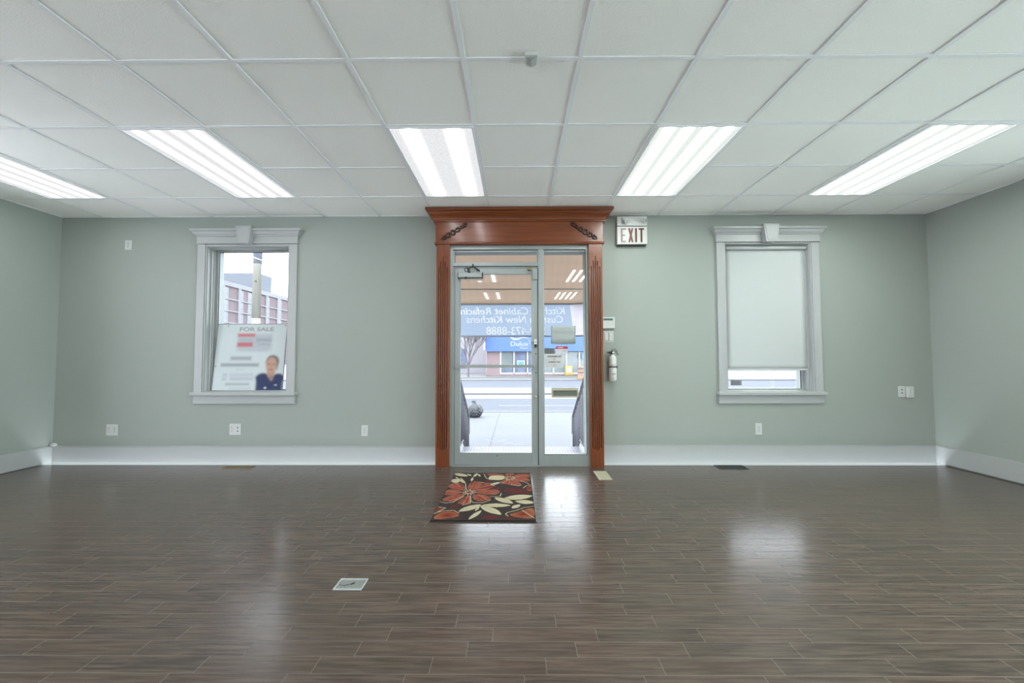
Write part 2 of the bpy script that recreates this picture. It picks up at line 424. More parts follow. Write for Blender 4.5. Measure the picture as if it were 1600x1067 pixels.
# ------------------------------------------------------------ windows
def window(n, ox, glass_y, sash, keyx):
    x0, x1, z0, z1 = ox
    r = empty('window_%d' % n, ((x0+x1)/2, W, z0), kind='structure')
    cw = 0.098
    zt = 2.375
    F = W-0.020
    # casings with an inner step
    for nm, a, b in (('casing', x0-cw, x0), ('casing', x1, x1+cw)):
        i = (b-0.014, b) if a < x0 else (a, a+0.014)
        o = (a, b-0.014) if a < x0 else (a+0.014, b)
        obj(nm, B((o[0], o[1], F, W, 0.755, zt), (i[0], i[1], F+0.008, W, 0.755, zt)), 'trim', r, bevel=0.0015)
    obj('head_casing', B((x0, x1, F+0.004, W, z1, zt)), 'trim', r, bevel=0.0015)
    # frieze + crown
    obj('frieze', B((x0-cw-0.006, x1+cw+0.006, W-0.030, W, zt, 2.465), (x0-cw-0.010, x1+cw+0.010, W-0.035, W, zt, zt+0.012)), 'trim', r, bevel=0.002)
    bm = bmesh.new()
    global PRJ; PRJ = 0.030
    prof = [(0.004, 2.455), (0.010, 2.460), (0.012, 2.468), (0.020, 2.474), (0.028, 2.486), (0.034, 2.500), (0.046, 2.508), (0.050, 2.512), (0.052, 2.530)]
    cornice(bm, x0-cw-0.004, x1+cw+0.004, W, prof); PRJ = 0.0
    obj('crown', bm, 'trim', r)
    bm = bmesh.new(); kx = (x0+x1)/2; KF = W-0.098
    prism(bm, [(kx-0.060, 2.362), (kx+0.060, 2.362), (kx+0.086, 2.553), (kx-0.086, 2.553)], KF, W)
    k = obj('keystone', bm, 'trim', r, bevel=0.002)
    bm = bmesh.new(); prism(bm, [(kx-0.046, 2.377), (kx+0.046, 2.377), (kx+0.069, 2.538), (kx-0.069, 2.538)], KF-0.004, KF)
    obj('keystone_panel', bm, 'trim', r, bevel=0.002)
    obj('stool', B((x0-cw-0.022, x1+cw+0.022, W-0.055, W+0.10, 0.722, 0.757)), 'trim', r, bevel=0.006)
    obj('apron', B((x0-cw-0.004, x1+cw+0.004, W-0.022, W, 0.632, 0.722)), 'trim', r, bevel=0.002)
    # reveal lining with stops
    G = glass_y
    obj('reveal', B((x0, x0+0.006, W, G+0.06, z0, z1), (x1-0.006, x1, W, G+0.06, z0, z1), (x0+0.006, x1-0.006, W, G+0.06, z1-0.006, z1), (x0+0.006, x1-0.006, W+0.10, W+WT, z0-0.04, z0-0.001),
                    (x0+0.006, x0+0.018, W+0.045, W+0.060, z0, z1-0.006), (x0+0.006, x0+0.014, W+0.085, W+0.10, z0, z1-0.006), (x0+0.018, x1-0.018, W+0.045, W+0.060, z1-0.020, z1-0.006),
                    (x1-0.018, x1-0.006, W+0.045, W+0.060, z0, z1-0.006)), 'trim', r)
    s = sash; sb = 0.012
    obj('sash', B((x0+0.006, x0+0.006+s, G-0.004, G+0.03, z0, z1-0.006), (x1-0.006-s, x1-0.006, G-0.004, G+0.03, z0, z1-0.006),
                  (x0+0.006+s, x1-0.006-s, G-0.004, G+0.03, z1-0.006-0.022, z1-0.006), (x0+0.006+s, x1-0.006-s, G-0.004, G+0.03, z0, z0+sb)), 'trim', r, bevel=0.002)
    gk = 0.004
    obj('gasket', B((x0+0.006+s, x0+0.006+s+gk, G+0.008, G+0.016, z0+sb, z1-0.028), (x1-0.006-s-gk, x1-0.006-s, G+0.008, G+0.016, z0+sb, z1-0.028), (x0+0.006+s+gk, x1-0.006-s-gk, G+0.008, G+0.016, z1-0.034, z1-0.028),
                    (x0+0.006+s+gk, x1-0.006-s-gk, G+0.008, G+0.016, z0+sb, z0+sb+0.003)), 'alu_dark', r)
    obj('pane', B((x0+0.006+s+gk, x1-0.006-s-gk, G+0.010, G+0.014, z0+sb+0.003, z1-0.034)), 'glass', r)
    return r
window(1, W1, W+0.125, 0.030, 0)
window(2, W2, W+0.125, 0.028, 0)

# roller shade
def fabric(name, col, trans, scale=900):
    t = NT(name); p, x, y, z = t.pos()
    d = t.node('ShaderNodeBsdfDiffuse'); tr = t.node('ShaderNodeBsdfTranslucent')
    wv = t.math('MULTIPLY', t.math('ADD', t.math('SINE', t.math('MULTIPLY', x, scale)), t.math('SINE', t.math('MULTIPLY', z, scale))), 0.25)
    c = t.mix(t.math('ADD', wv, 0.5), tuple(a*0.96 for a in col), tuple(min(1, a*1.03) for a in col))
    t.put(d.inputs[0], c); t.put(tr.inputs[0], c)
    mx = t.node('ShaderNodeMixShader'); mx.inputs[0].default_value = trans
    t.t.links.new(d.outputs[0], mx.inputs[1]); t.t.links.new(tr.outputs[0], mx.inputs[2]); t.t.links.new(mx.outputs[0], t.out.inputs[0])
    return t.m
M['shade'] = fabric('roller_shade_fabric', (0.59, 0.62, 0.62), 0.09)
r = empty('roller_shade', (2.735, W+0.030, 2.33), 'pale grey roller shade pulled nearly all the way down in the right window', 'roller shade')
bm = bmesh.new(); tube(bm, [(2.305, W+0.032, 2.322), (3.175, W+0.032, 2.322)], 0.020, 20); obj('roller_tube', bm, 'shade', r)
for a in (2.294, 3.176): bm = bmesh.new(); tube(bm, [(a, W+0.032, 2.322), (a+0.010, W+0.032, 2.322)], 0.023, 16); obj('bracket', bm, 'chrome', r)
bm = bmesh.new(); nx, nz = 16, 22
g = [[bm.verts.new((2.312+(3.178-2.312)*i/nx, W+0.050+0.0015*math.sin(i*0.8+j*0.3), 0.985+(2.322-0.985)*j/nz)) for j in range(nz+1)] for i in range(nx+1)]
for i in range(nx):
    for j in range(nz): bm.faces.new((g[i][j], g[i+1][j], g[i+1][j+1], g[i][j+1])).smooth = True
fo = obj('fabric', bm, 'shade', r); so = fo.modifiers.new('thick', 'SOLIDIFY'); so.thickness = 0.0008
obj('hem_bar', B((2.312, 3.178, W+0.046, W+0.054, 0.982, 1.000)), 'shade', r, bevel=0.002)
# little label stuck on the pane of the right window
gy = W+0.125+0.010
r = empty('window_sticker', (2.42, gy-0.001, 0.83), 'small grey printed sticker in the lower left corner of the right window pane', 'sticker')
sx0 = 2.385
obj('backing', B((sx0, sx0+0.122, gy-0.0014, gy-0.0002, 0.815, 0.872)), 'ink_soft', r)
obj('print', B(*[(sx0+0.008, sx0+0.114-0.012*(k % 2), gy-0.002, gy-0.0014, 0.822+k*0.0125, 0.828+k*0.0125) for k in range(4)]), 'ink', r)

# ------------------------------------------------------------ wooden door surround
YP = 4.262
r = empty('trim_1', (0.045, W, 0), kind='structure')
def pilaster(x0, x1):
    c = (x0+x1)/2; offs = (-0.043, -0.0215, 0, 0.0215, 0.043); tops = (2.075, 2.130, 2.180, 2.130, 2.075); hw = 0.0052; bots = (0.20, 0.185, 0.17, 0.185, 0.20)
    xs = [x0]; kind = []
    for o_ in offs: xs += [c+o_-hw, c+o_-hw*0.4, c+o_+hw*0.4, c+o_+hw]
    xs += [x1]
    zs = sorted({0.0, 2.335, *tops, *bots})
    dep = []
    for i in range(len(xs)-1):
        mx = (xs[i]+xs[i+1])/2; row = []
        for j in range(len(zs)-1):
            mz = (zs[j]+zs[j+1])/2; y = YP
            for o_, tp, bt_ in zip(offs, tops, bots):
                if abs(mx-(c+o_)) < hw and bt_ < mz < tp: y = YP+(0.016 if abs(mx-(c+o_)) < hw*0.4 else 0.010)
            row.append(y)
        dep.append(row)
    bm = bmesh.new(); heightfield(bm, xs, zs, dep, W); return bm
obj('pilaster', pilaster(-0.823, -0.684), 'cherry_v', r)
obj('pilaster', pilaster(0.768, 0.908), 'cherry_v', r)
obj('frieze', B((-0.833, 0.920, YP-0.004, W, 2.335, 2.57)), 'cherry_h', r, bevel=0.002)
bm = bmesh.new()
pts = []
for k in range(7):
    a = -PI/2+PI*k/6; pts.append((0.012*math.cos(a), 2.322+0.014*math.sin(a)))
PRJ = W-YP+0.001; cornice(bm, -0.833, 0.920, W, pts)
obj('astragal', bm, 'cherry_h', r)
bm = bmesh.new(); PRJ = W-YP+0.004
prof = [(0.004, 2.545), (0.012, 2.549), (0.012, 2.560), (0.020, 2.566), (0.024, 2.580), (0.032, 2.598), (0.048, 2.618), (0.062, 2.628), (0.062, 2.640), (0.074, 2.646), (0.082, 2.652), (0.084, 2.677)]
cornice(bm, -0.845, 0.932, W, prof); PRJ = 0.0
obj('crown', bm, 'cherry_h', r)
# carved scroll ornaments
def carving(xa, za, xb, zb):
    """twined leaf scroll from the low outer end a to the high inner end b, ending in a volute"""
    bm = bmesh.new(); A_ = Vector((xa, 0, za)); B_ = Vector((xb, 0, zb)); d = B_-A_; L = d.length; d.normalize(); n_ = Vector((-d.z, 0, d.x))
    if n_.z < 0: n_ = -n_
    y = YP-0.010
    for ph in (0, PI):
        pts, rr = [], []
        for k in range(41):
            s = k/40; w = 0.020*(0.55+0.6*math.sin(PI*min(1, s*1.1)))
            p = A_+d*(L*s)+n_*(w*math.sin(s*PI*5+ph)); p.y = y-0.004*math.cos(s*PI*5+ph)
            pts.append(p); rr.append(0.0040+0.0045*math.sin(PI*(0.15+0.8*s)))
        tube(bm, pts, rr, 8)
    for k in range(4):   # small leaves between the strands
        s = 0.12+0.2*k; c = A_+d*(L*s)
        for sg in (-1, 1):
            q = c+n_*(0.024*sg)+d*0.014
            tube(bm, [c+Vector((0, y, 0)), (c+q)/2+Vector((0, y-0.004, 0)), q+Vector((0, y, 0))], [0.003, 0.008, 0.002], 7)
    pts = []; c = B_+d*0.006
    for k in range(26):
        a = k/25*2.6*PI; rad = 0.025*(1-k/34)
        p = c+d*(rad*math.cos(a))+n_*(rad*math.sin(a)); p.y = y; pts.append(p)
    tube(bm, pts, 0.0065, 8)
    return bm
obj('carving', carving(-0.770, 2.362, -0.530, 2.508), 'cherry_dark', r)
obj('carving', carving(0.858, 2.362, 0.610, 2.512), 'cherry_dark', r)

# ------------------------------------------------------------ aluminium door and sidelight
YA = 4.308
d = empty('door_1', (0.045, YA, 0), kind='structure')
fd = 0.055
obj('door_frame', B((-0.692, -0.657, YA, YA+fd, 0, 2.312), (0.745, 0.786, YA, YA+fd, 0, 2.312), (-0.657, 0.745, YA, YA+fd, 2.268, 2.312),
                    (0.243, 0.298, YA, YA+fd, 0, 2.268), (-0.657, 0.243, YA, YA+fd, 2.092, 2.132), (0.298, 0.745, YA, YA+fd, 0, 0.112),
                    (-0.660, 0.250, YA-0.012, YA+fd, 0, 0.010)), 'alu', d, bevel=0.002)
obj('door_stop', B((-0.657, -0.641, YA+0.014, YA+fd, 0.01, 2.078), (-0.657, 0.243, YA+0.014, YA+fd, 2.074, 2.092)), 'alu', d)
obj('gasket', B((-0.657, 0.243, YA+0.006, YA+0.012, 2.086, 2.092), (-0.641, -0.637, YA+0.016, YA+0.04, 0.01, 2.072), (-0.657, 0.243, YA+0.01, YA+0.02, 2.262, 2.268), (0.298, 0.745, YA+0.01, YA+0.02, 2.262, 2.268),
                (0.739, 0.745, YA+0.01, YA+0.02, 0.112, 2.262), (0.298, 0.745, YA+0.008, YA+0.02, 0.112, 0.116), (0.236, 0.243, YA+0.016, YA+0.04, 0.01, 2.072)), 'alu_dark', d)
obj('glazing_bead', B((-0.657, 0.243, YA+0.02, YA+0.05, 2.248, 2.262), (-0.657, -0.645, YA+0.02, YA+0.05, 2.132, 2.248), (0.231, 0.243, YA+0.02, YA+0.05, 2.132, 2.248),
                      (0.298, 0.739, YA+0.02, YA+0.05, 2.250, 2.262), (0.298, 0.306, YA+0.02, YA+0.05, 0.116, 2.250), (0.306, 0.739, YA+0.012, YA+0.05, 0.116, 0.128)), 'trim', d)
obj('transom_pane', B((-0.645, 0.231, YA+0.030, YA+0.036, 2.132, 2.248)), 'glass', d)
obj('sidelight_pane', B((0.306, 0.739, YA+0.030, YA+0.036, 0.128, 2.250)), 'glass', d)
leaf = obj('door_leaf', B((-0.637, -0.578, YA+0.014, YA+0.052, 0.014, 2.070), (0.170, 0.236, YA+0.014, YA+0.052, 0.014, 2.070), (-0.578, 0.170, YA+0.014, YA+0.052, 2.008, 2.070),
                          (-0.578, 0.170, YA+0.014, YA+0.052, 0.014, 0.138)), 'alu', d, bevel=0.002)
obj('pane', B((-0.578, 0.170, YA+0.030, YA+0.036, 0.138, 2.008)), 'glass', leaf)
bm = bmesh.new()
for x, z in ((0.215, 1.165), (0.215, 0.965), (-0.61, 1.052), (-0.19, 0.105)): bm = bmesh.new(); disc(bm, x, z, 0.006, YA+0.0125, YA+0.0142, 12); obj('screw', bm, 'slot', leaf)
bm = B((-0.600, 0.190, YA-0.030, YA-0.022, 1.020, 1.052), (-0.628, -0.590, YA-0.030, YA+0.014, 1.018, 1.054), (0.178, 0.214, YA-0.030, YA+0.014, 1.018, 1.054))
obj('push_bar', bm, 'alu', leaf, bevel=0.002)
bm = bmesh.new(); tube(bm, [(0.160, YA-0.020, 1.288), (0.222, YA-0.022, 1.290)], 0.006, 10); box(bm, 0.198, 0.226, YA-0.024, YA+0.014, 1.262, 1.318)
obj('latch_lever', bm, 'chrome', leaf, bevel=0.002)
obj('latch_keeper', B((0.200, 0.226, YA-0.004, YA+0.014, 1.232, 1.262)), 'steel_dark', leaf, bevel=0.002)
bm = bmesh.new(); lathe(bm, [(0.017, -0.012), (0.017, 0.0), (0.012, 0.012)], 0.213, 0.722, 20, 'y', YA+0.002); box(bm, 0.210, 0.216, YA-0.022, YA-0.010, 0.708, 0.736)
obj('thumb_turn', bm, 'chrome', leaf)
obj('header_catch', B((0.186, 0.234, YA-0.018, YA+0.012, 1.945, 2.052)), 'alu', leaf, bevel=0.002)
obj('strike_bracket', B((0.130, 0.170, YA-0.022, YA+0.012, 2.045, 2.078)), 'brass', leaf, bevel=0.002)
# door closer
cl = obj('closer_body', B((-0.598, -0.345, YA-0.045, YA+0.012, 1.962, 2.012)), 'alu', leaf, bevel=0.006)
obj('closer_plate', B((-0.598, -0.400, YA-0.006, YA+0.013, 2.012, 2.062)), 'alu', leaf, bevel=0.002)
bm = B((-0.598, -0.345, YA-0.046, YA+0.010, 1.955, 1.961), (-0.602, -0.597, YA-0.046, YA, 1.955, 2.015), (-0.346, -0.337, YA-0.048, YA, 1.950, 2.014)); disc(bm, -0.515, 1.957, 0.013, YA-0.05, YA-0.03)
obj('closer_cap', bm, 'steel_dark', leaf)
bm = bmesh.new()
tube(bm, [(-0.505+0.024*math.cos(2*PI*k/24), YA-0.045, 2.045+0.020*math.sin(2*PI*k/24)) for k in range(24)], 0.0045, 8, closed=True)
tube(bm, [(-0.500, YA-0.045, 2.045), (-0.465, YA-0.050, 2.066), (-0.440, YA-0.055, 2.080)], [0.008, 0.006, 0.006], 10)
tube(bm, [(-0.440, YA-0.058, 2.065), (-0.440, YA-0.055, 2.100)], 0.008, 10)
tube(bm, [(-0.440, YA-0.055, 2.082), (-0.418, YA-0.05, 2.062), (-0.395, YA-0.03, 2.045), (-0.375, YA-0.012, 2.040)], [0.006, 0.008, 0.010, 0.008], 10)
tube(bm, [(-0.485, YA-0.045, 2.045), (-0.482, YA-0.045, 2.015)], 0.010, 12)
obj('closer_arm', bm, 'steel_dark', leaf)
# mail slot in the sidelight glass
ms = obj('mail_slot', B((0.378, 0.660, YA+0.016, YA+0.044, 0.708, 0.722), (0.378, 0.660, YA+0.016, YA+0.044, 0.780, 0.808), (0.378, 0.394, YA+0.016, YA+0.044, 0.722, 0.780), (0.644, 0.660, YA+0.016, YA+0.044, 0.722, 0.780)), 'beige', d, bevel=0.002)
obj('flap', B((0.394, 0.644, YA+0.024, YA+0.040, 0.722, 0.780)), 'steel_dark', ms)
M['smoke'] = plain('smoked_slot_flap', (0.16, 0.17, 0.15), 0.35, 0.3)
bpy.data.objects[ms.children[0].name].data.materials[0] = M['smoke']

# paper notices on the sidelight pane (on its outer face, read from the street)
YG = YA+0.0292
r = empty('taped_notice', (0.505, YG, 1.27), 'large pale grey sheet of printed lines taped up highest in the sidelight', 'notice')
bm = bmesh.new(); nx = 10
g = [[bm.verts.new((0.376+0.260*i/nx, YG-0.001-0.003*(1-j/3)*(0.5+0.5*math.sin(i*0.9)), (1.270-0.006*math.sin(PI*i/nx)) + 0.192*j/3)) for j in range(4)] for i in range(nx+1)]
for i in range(nx):
    for j in range(3): bm.faces.new((g[i][j], g[i+1][j], g[i+1][j+1], g[i][j+1])).smooth = True
o = obj('sheet', bm, 'paper_grey', r); o.modifiers.new('thick', 'SOLIDIFY').thickness = 0.0006
bm = bmesh.new()
for k, (a, b) in enumerate(((0.40, 0.61), (0.40, 0.60), (0.40, 0.61), (0.40, 0.60), (0.40, 0.46), (0.40, 0.47), (0.40, 0.54))):
    z = 1.432-k*0.018-(0.010 if k > 3 else 0)
    x = a
    while x < b:
        w = random.uniform(0.008, 0.022); box(bm, x, min(x+w, b), YG-0.0052, YG-0.0046, z, z+0.0045); x += w+0.005
obj('printed_lines', bm, 'ink_soft', r)
r = empty('red_topped_card', (0.49, YG, 1.17), 'small white card with a red top band below the large taped notice', 'card')
obj('card', B((0.424, 0.552, YG-0.0016, YG-0.0006, 1.168, 1.216)), 'paper', r)
obj('red_band', B((0.424, 0.552, YG-0.0020, YG-0.0006, 1.216, 1.243)), 'red', r)
bm = B(*[(0.45+k*0.014, 0.46+k*0.014, YG-0.0026, YG-0.0021, 1.226, 1.232) for k in range(4)]); obj('white_print', bm, 'white_text', r)
obj('grey_print', B((0.50, 0.54, YG-0.0022, YG-0.0017, 1.197, 1.204), (0.49, 0.54, YG-0.0022, YG-0.0017, 1.184, 1.189)), 'ink_soft', r)
r = empty('dark_sticker', (0.36, YG, 1.16), 'small dark olive sticker at the left edge of the sidelight, above the no smoking sign', 'sticker')
obj('backing', B((0.308, 0.412, YG-0.0016, YG-0.0006, 1.164, 1.224)), 'smoke', r)
obj('print', B(*[(0.318, 0.402, YG-0.0022, YG-0.0017, 1.174+k*0.011, 1.178+k*0.011) for k in range(4)]), 'ink', r)
r = empty('no_smoking_sign', (0.41, YG, 1.01), 'white sign on the sidelight glass reading no smoking, no vaping in reverse', 'sign')
obj('sheet', B((0.318, 0.500, YG-0.0014, YG-0.0004, 1.018, 1.162)), 'paper', r)
bm = bmesh.new()
text(bm, 'NO SMOKING', 0.482, 1.128, 0.026, YG-0.0020, 0.0008, 0.0006, 0, True, 0.142); obj('lettering', bm, 'ink', r); bm = bmesh.new(); text(bm, 'NO VAPING', 0.472, 1.070, 0.026, YG-0.0020, 0.0008, 0.0006, 0, True, 0.122)
obj('lettering', bm, 'ink', r)
for z in (1.108, 1.044):
    bm = bmesh.new(); tube(bm, [(0.410+0.010*math.cos(2*PI*k/16), YG-0.0018, z+0.010*math.sin(2*PI*k/16)) for k in range(16)], 0.0014, 5, closed=True)
    tube(bm, [(0.403, YG-0.0018, z+0.007), (0.417, YG-0.0018, z-0.007)], 0.0014, 5)
    obj('prohibition_symbol', bm, 'red_soft', r)

# ------------------------------------------------------------ exit sign
r = empty('exit_sign', (1.275, W, 2.33), 'white emergency exit sign with red letters on the wall under the ceiling', 'exit sign')
ex0, ex1, EF = 1.102, 1.425, W-0.062
obj('housing', B((ex0, ex1, EF, W, 2.545, 2.650)), 'plastic', r, bevel=0.004)
obj('face', B((ex0, ex1, EF, W, 2.345, 2.538)), 'exit_face', r, bevel=0.004)
obj('back_box', B((ex0+0.01, ex1-0.01, W-0.045, W, 2.335, 2.548)), 'slot', r)
LZ0, LZ1, ST = 2.366, 2.518, 0.020
def letter(ch, x0, x1):
    bm = bmesh.new(); y0, y1 = EF-0.0025, EF
    if ch == 'E':
        box(bm, x0, x0+ST, y0, y1, LZ0, LZ1)
        for z0, z1 in ((LZ0, LZ0+0.016), (2.434, 2.450), (LZ1-0.016, LZ1)): box(bm, x0+ST, x1 if z0 != 2.434 else x1-0.010, y0, y1, z0, z1)
    if ch == 'X':
        prism(bm, [(x0, LZ0), (x0+ST, LZ0), (x1, LZ1), (x1-ST, LZ1)], y0, y1); prism(bm, [(x1-ST, LZ0), (x1, LZ0), (x0+ST, LZ1), (x0, LZ1)], y0-0.0004, y1)
    if ch == 'I': box(bm, x0, x1, y0, y1, LZ0, LZ1)
    if ch == 'T':
        box(bm, x0, x1, y0, y1, LZ1-0.018, LZ1); c = (x0+x1)/2; box(bm, c-ST/2, c+ST/2, y0, y1, LZ0, LZ1-0.018)
    return bm
for ch, x0, wd, mm in (('E', 1.140, 0.056, 'pink_reflection'), ('X', 1.220, 0.056, 'pink_part_reflection'), ('I', 1.294, 0.020, 'red_dark'), ('T', 1.334, 0.056, 'red_dark')):
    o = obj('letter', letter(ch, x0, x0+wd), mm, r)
    if mm == 'pink_reflection': o['label'] = 'pinkish grey letter E with a reflection painted in'
    if mm == 'pink_part_reflection': o['label'] = 'dull red letter X with a partial reflection painted in'
def lamp_head(x, z, dx):
    bm = bmesh.new(); c = Vector((x, EF-0.010, z)); d_ = Vector((dx, -0.75, -0.35)).normalized()
    tube(bm, [c-d_*0.012, c+d_*0.010, c+d_*0.030, c+d_*0.034], [0.012, 0.022, 0.029, 0.027], 18)
    tube(bm, [(x, EF+0.004, z), (x, EF-0.012, z)], 0.011, 12)
    h = obj('lamp_head', bm, 'plastic', r)
    bm = bmesh.new(); tube(bm, [c+d_*0.0341, c+d_*0.0352], 0.022, 18); obj('lens', bm, 'plastic_grey', h)
lamp_head(1.182, 2.592, 0.45); lamp_head(1.375, 2.600, 0.75)
bm = bmesh.new(); tube(bm, [(1.155, EF-0.004, 2.57), (1.155, EF-0.004, 2.63)], 0.008, 10); obj('swivel', bm, 'plastic_grey', r)

# ------------------------------------------------------------ keypad, switch, outlets
r = empty('alarm_keypad', (1.01, W, 1.44), 'white wall keypad with a dark display strip right of the door surround', 'keypad')
obj('case', B((0.945, 1.074, W-0.028, W, 1.437, 1.560)), 'plastic', r, bevel=0.005)
obj('display', B((0.952, 1.052, W-0.0295, W-0.027, 1.524, 1.546)), plain('display_green', (0.08, 0.15, 0.12), 0.2), r)
def plate(name, x0, x1, z0, z1, label, cat, ins, group=None):
    r = empty(name, ((x0+x1)/2, W, z0), label, cat, group)
    obj('cover_plate', B((x0, x1, W-0.006, W, z0, z1)), 'plastic', r, bevel=0.002)
    return r
def duplex(r, cx, cz):
    for dz in (0.020, -0.020):
        bm = bmesh.new()
        prism(bm, [(cx+0.017*math.cos(a), cz+dz+0.0145*math.sin(a)) for a in [k*PI/10 for k in range(20)]], W-0.0085, W-0.005)
        so_ = obj('socket', bm, 'plastic', r)
        bm = B((cx-0.008, cx-0.0055, W-0.0092, W-0.0084, cz+dz-0.001, cz+dz+0.008), (cx+0.0055, cx+0.008, W-0.0092, W-0.0084, cz+dz-0.001, cz+dz+0.007)); disc(bm, cx, cz+dz-0.007, 0.0028, W-0.0092, W-0.0084, 10)
        obj('slots', bm, 'slot', so_)
    bm = bmesh.new(); disc(bm, cx, cz, 0.003, W-0.0085, W-0.0055, 10); obj('screw', bm, 'steel_dark', r)
r = plate('wall_switch', 0.955, 1.062, 1.292, 1.413, 'white double rocker switch directly below the keypad', 'light switch', None)
for x in (0.967, 1.012): obj('rocker', B((x, x+0.038, W-0.013, W-0.004, 1.312, 1.392), (x, x+0.038, W-0.010, W-0.004, 1.306, 1.312)), 'plastic', r, bevel=0.003)
obj('rocker_gap', B((0.964, 1.053, W-0.0068, W-0.005, 1.301, 1.397)), 'plastic_grey', r)
r = plate('wall_outlet', -4.303, -4.228, 2.318, 2.425, 'single white outlet high up on the wall left of the left window', 'outlet', None); duplex(r, -4.2655, 2.3715)
r = plate('wall_outlet', -4.431, -4.306, 0.290, 0.410, 'double-wide white outlet near the left corner, above the baseboard', 'outlet', None); duplex(r, -4.401, 0.350); duplex(r, -4.338, 0.350)
r = plate('wall_outlet', -3.091, -2.968, 0.297, 0.416, 'double-wide white outlet on the wall below the left window', 'outlet', None); duplex(r, -3.061, 0.357)
for z in (0.375, 0.338): bm = bmesh.new(); disc(bm, -2.998, z, 0.006, W-0.012, W-0.005, 12); obj('jack', bm, 'slot', r)
r = plate('wall_outlet', -1.660, -1.590, 0.284, 0.401, 'single white outlet between the left window and the door surround', 'outlet', None); duplex(r, -1.625, 0.3425)
r = plate('wall_outlet', 2.566, 2.636, 0.298, 0.421, 'single white outlet on the wall below the right window', 'outlet', None); duplex(r, 2.601, 0.3595)
r = plate('jack_plate', 4.098, 4.172, 0.698, 0.815, 'white jack plate with two dark holes near the right corner', 'wall plate', None)
for z in (0.776, 0.742): bm = bmesh.new(); disc(bm, 4.136, z, 0.007, W-0.0075, W-0.005, 12); obj('jack', bm, 'slot', r)
r = plate('raised_switch', 4.180, 4.250, 0.694, 0.808, 'raised blank white switch plate right beside the jack plate', 'wall plate', None)
obj('raised_box', B((4.176, 4.246, W-0.026, W-0.006, 0.692, 0.812)), 'plastic', r, bevel=0.004)
obj('paddle', B((4.195, 4.228, W-0.029, W-0.025, 0.718, 0.786)), 'plastic', r, bevel=0.002)
bm = B((XL+0.004, XL+0.050, W-0.050, W-0.020, 0.1788, 0.190)); box(bm, XL+0.012, XL+0.022, W-0.052, W-0.040, 0.190, 0.202); box(bm, XL+0.034, XL+0.044, W-0.052, W-0.040, 0.190, 0.202)
tag(obj('cable_clip', B((XL+0.0125, XL+0.055, W-0.040, W-0.0005, 0.1785, 0.198), (XL+0.018, XL+0.048, W-0.046, W-0.0005, 0.198, 0.210)), 'plastic', bevel=0.003), 'tiny white cable clip resting on the baseboard in the left corner', 'clip')
bm.free()

# ------------------------------------------------------------ fire extinguisher
ex, ey = 1.036, W-0.062
r = empty('fire_extinguisher', (ex, ey, 0.875), 'white fire extinguisher with a black band hanging on the wall right of the door', 'fire extinguisher')
bm = bmesh.new()
lathe(bm, [(0.030, 0.0), (0.038, 0.004), (0.0405, 0.015), (0.0405, 0.225), (0.039, 0.240), (0.034, 0.255), (0.024, 0.268), (0.017, 0.275), (0.016, 0.285)], ex, ey, 36, 'z', 0.875)
obj('cylinder', bm, 'plastic', r)
bm = bmesh.new(); lathe(bm, [(0.0408, 0.0), (0.0425, 0.001), (0.0425, 0.013), (0.0408, 0.014)], ex, ey, 36, 'z', 1.018); box(bm, ex+0.030, ex+0.046, ey-0.022, ey+0.0, 1.014, 1.036)
obj('strap', bm, 'black', r)
bm = bmesh.new(); lathe(bm, [(0.016, 0.0), (0.018, 0.004), (0.018, 0.018), (0.012, 0.020), (0.012, 0.034)], ex, ey, 20, 'z', 1.160); tube(bm, [(ex-0.004, ey, 1.178), (ex-0.055, ey-0.01, 1.178)], [0.007, 0.009], 12)
obj('valve', bm, 'black', r)
bm = bmesh.new()
def strip(bm, pts, w, th):
    for (a, b), (c, e_) in zip(pts, pts[1:]):
        v = [bm.verts.new(p) for p in ((a, ey-w, b), (c, ey-w, e_), (c, ey+w, e_), (a, ey+w, b), (a, ey-w, b+th), (c, ey-w, e_+th), (c, ey+w, e_+th), (a, ey+w, b+th))]
        for f in ((3,2,1,0),(4,5,6,7),(0,1,5,4),(1,2,6,5),(2,3,7,6),(3,0,4,7)): bm.faces.new([v[i] for i in f])
strip(bm, [(ex-0.020, 1.200), (ex+0.005, 1.213), (ex+0.030, 1.210), (ex+0.046, 1.188), (ex+0.060, 1.150)], 0.010, 0.004)
strip(bm, [(ex-0.020, 1.192), (ex+0.012, 1.196), (ex+0.034, 1.180), (ex+0.048, 1.148)], 0.009, 0.004)
obj('handle', bm, 'steel_dark', r)
bm = bmesh.new(); lathe(bm, [(0.012, 0.0), (0.012, 0.008)], ex+0.002, 1.178, 16, 'y', ey-0.026); obj('gauge', bm, 'chrome', r)
def curved_print(bm, rects):
    for a0, a1, z0, z1 in rects:
        n = 5; lo, hi = [], []
        for k in range(n+1):
            a = a0+(a1-a0)*k/n; x, y = ex+0.0411*math.sin(a), ey-0.0411*math.cos(a)
            lo.append(bm.verts.new((x, y, z0))); hi.append(bm.verts.new((x, y, z1)))
        for k in range(n): bm.faces.new((lo[k], lo[k+1], hi[k+1], hi[k]))
bm = bmesh.new(); curved_print(bm, [(-0.8+k*0.27, -0.62+k*0.27, 1.042, 1.050) for k in range(6)] + [(-0.5, -0.2, 0.998, 1.006), (-0.55, -0.35, 0.975, 0.983)]); obj('red_print', bm, 'red_soft', r)
bm = bmesh.new(); curved_print(bm, [(-0.45+k*0.38, -0.22+k*0.38, 0.945, 0.957) for k in range(3)] + [(-0.4, 0.5, 0.905, 0.908), (-0.5, 0.5, 0.897, 0.899)]); obj('black_print', bm, 'ink', r)
obj('wall_bracket', B((ex-0.012, ex+0.012, ey+0.036, W, 0.90, 1.19), (ex-0.012, ex+0.012, ey+0.010, W, 1.172, 1.190)), 'plastic_grey', r)

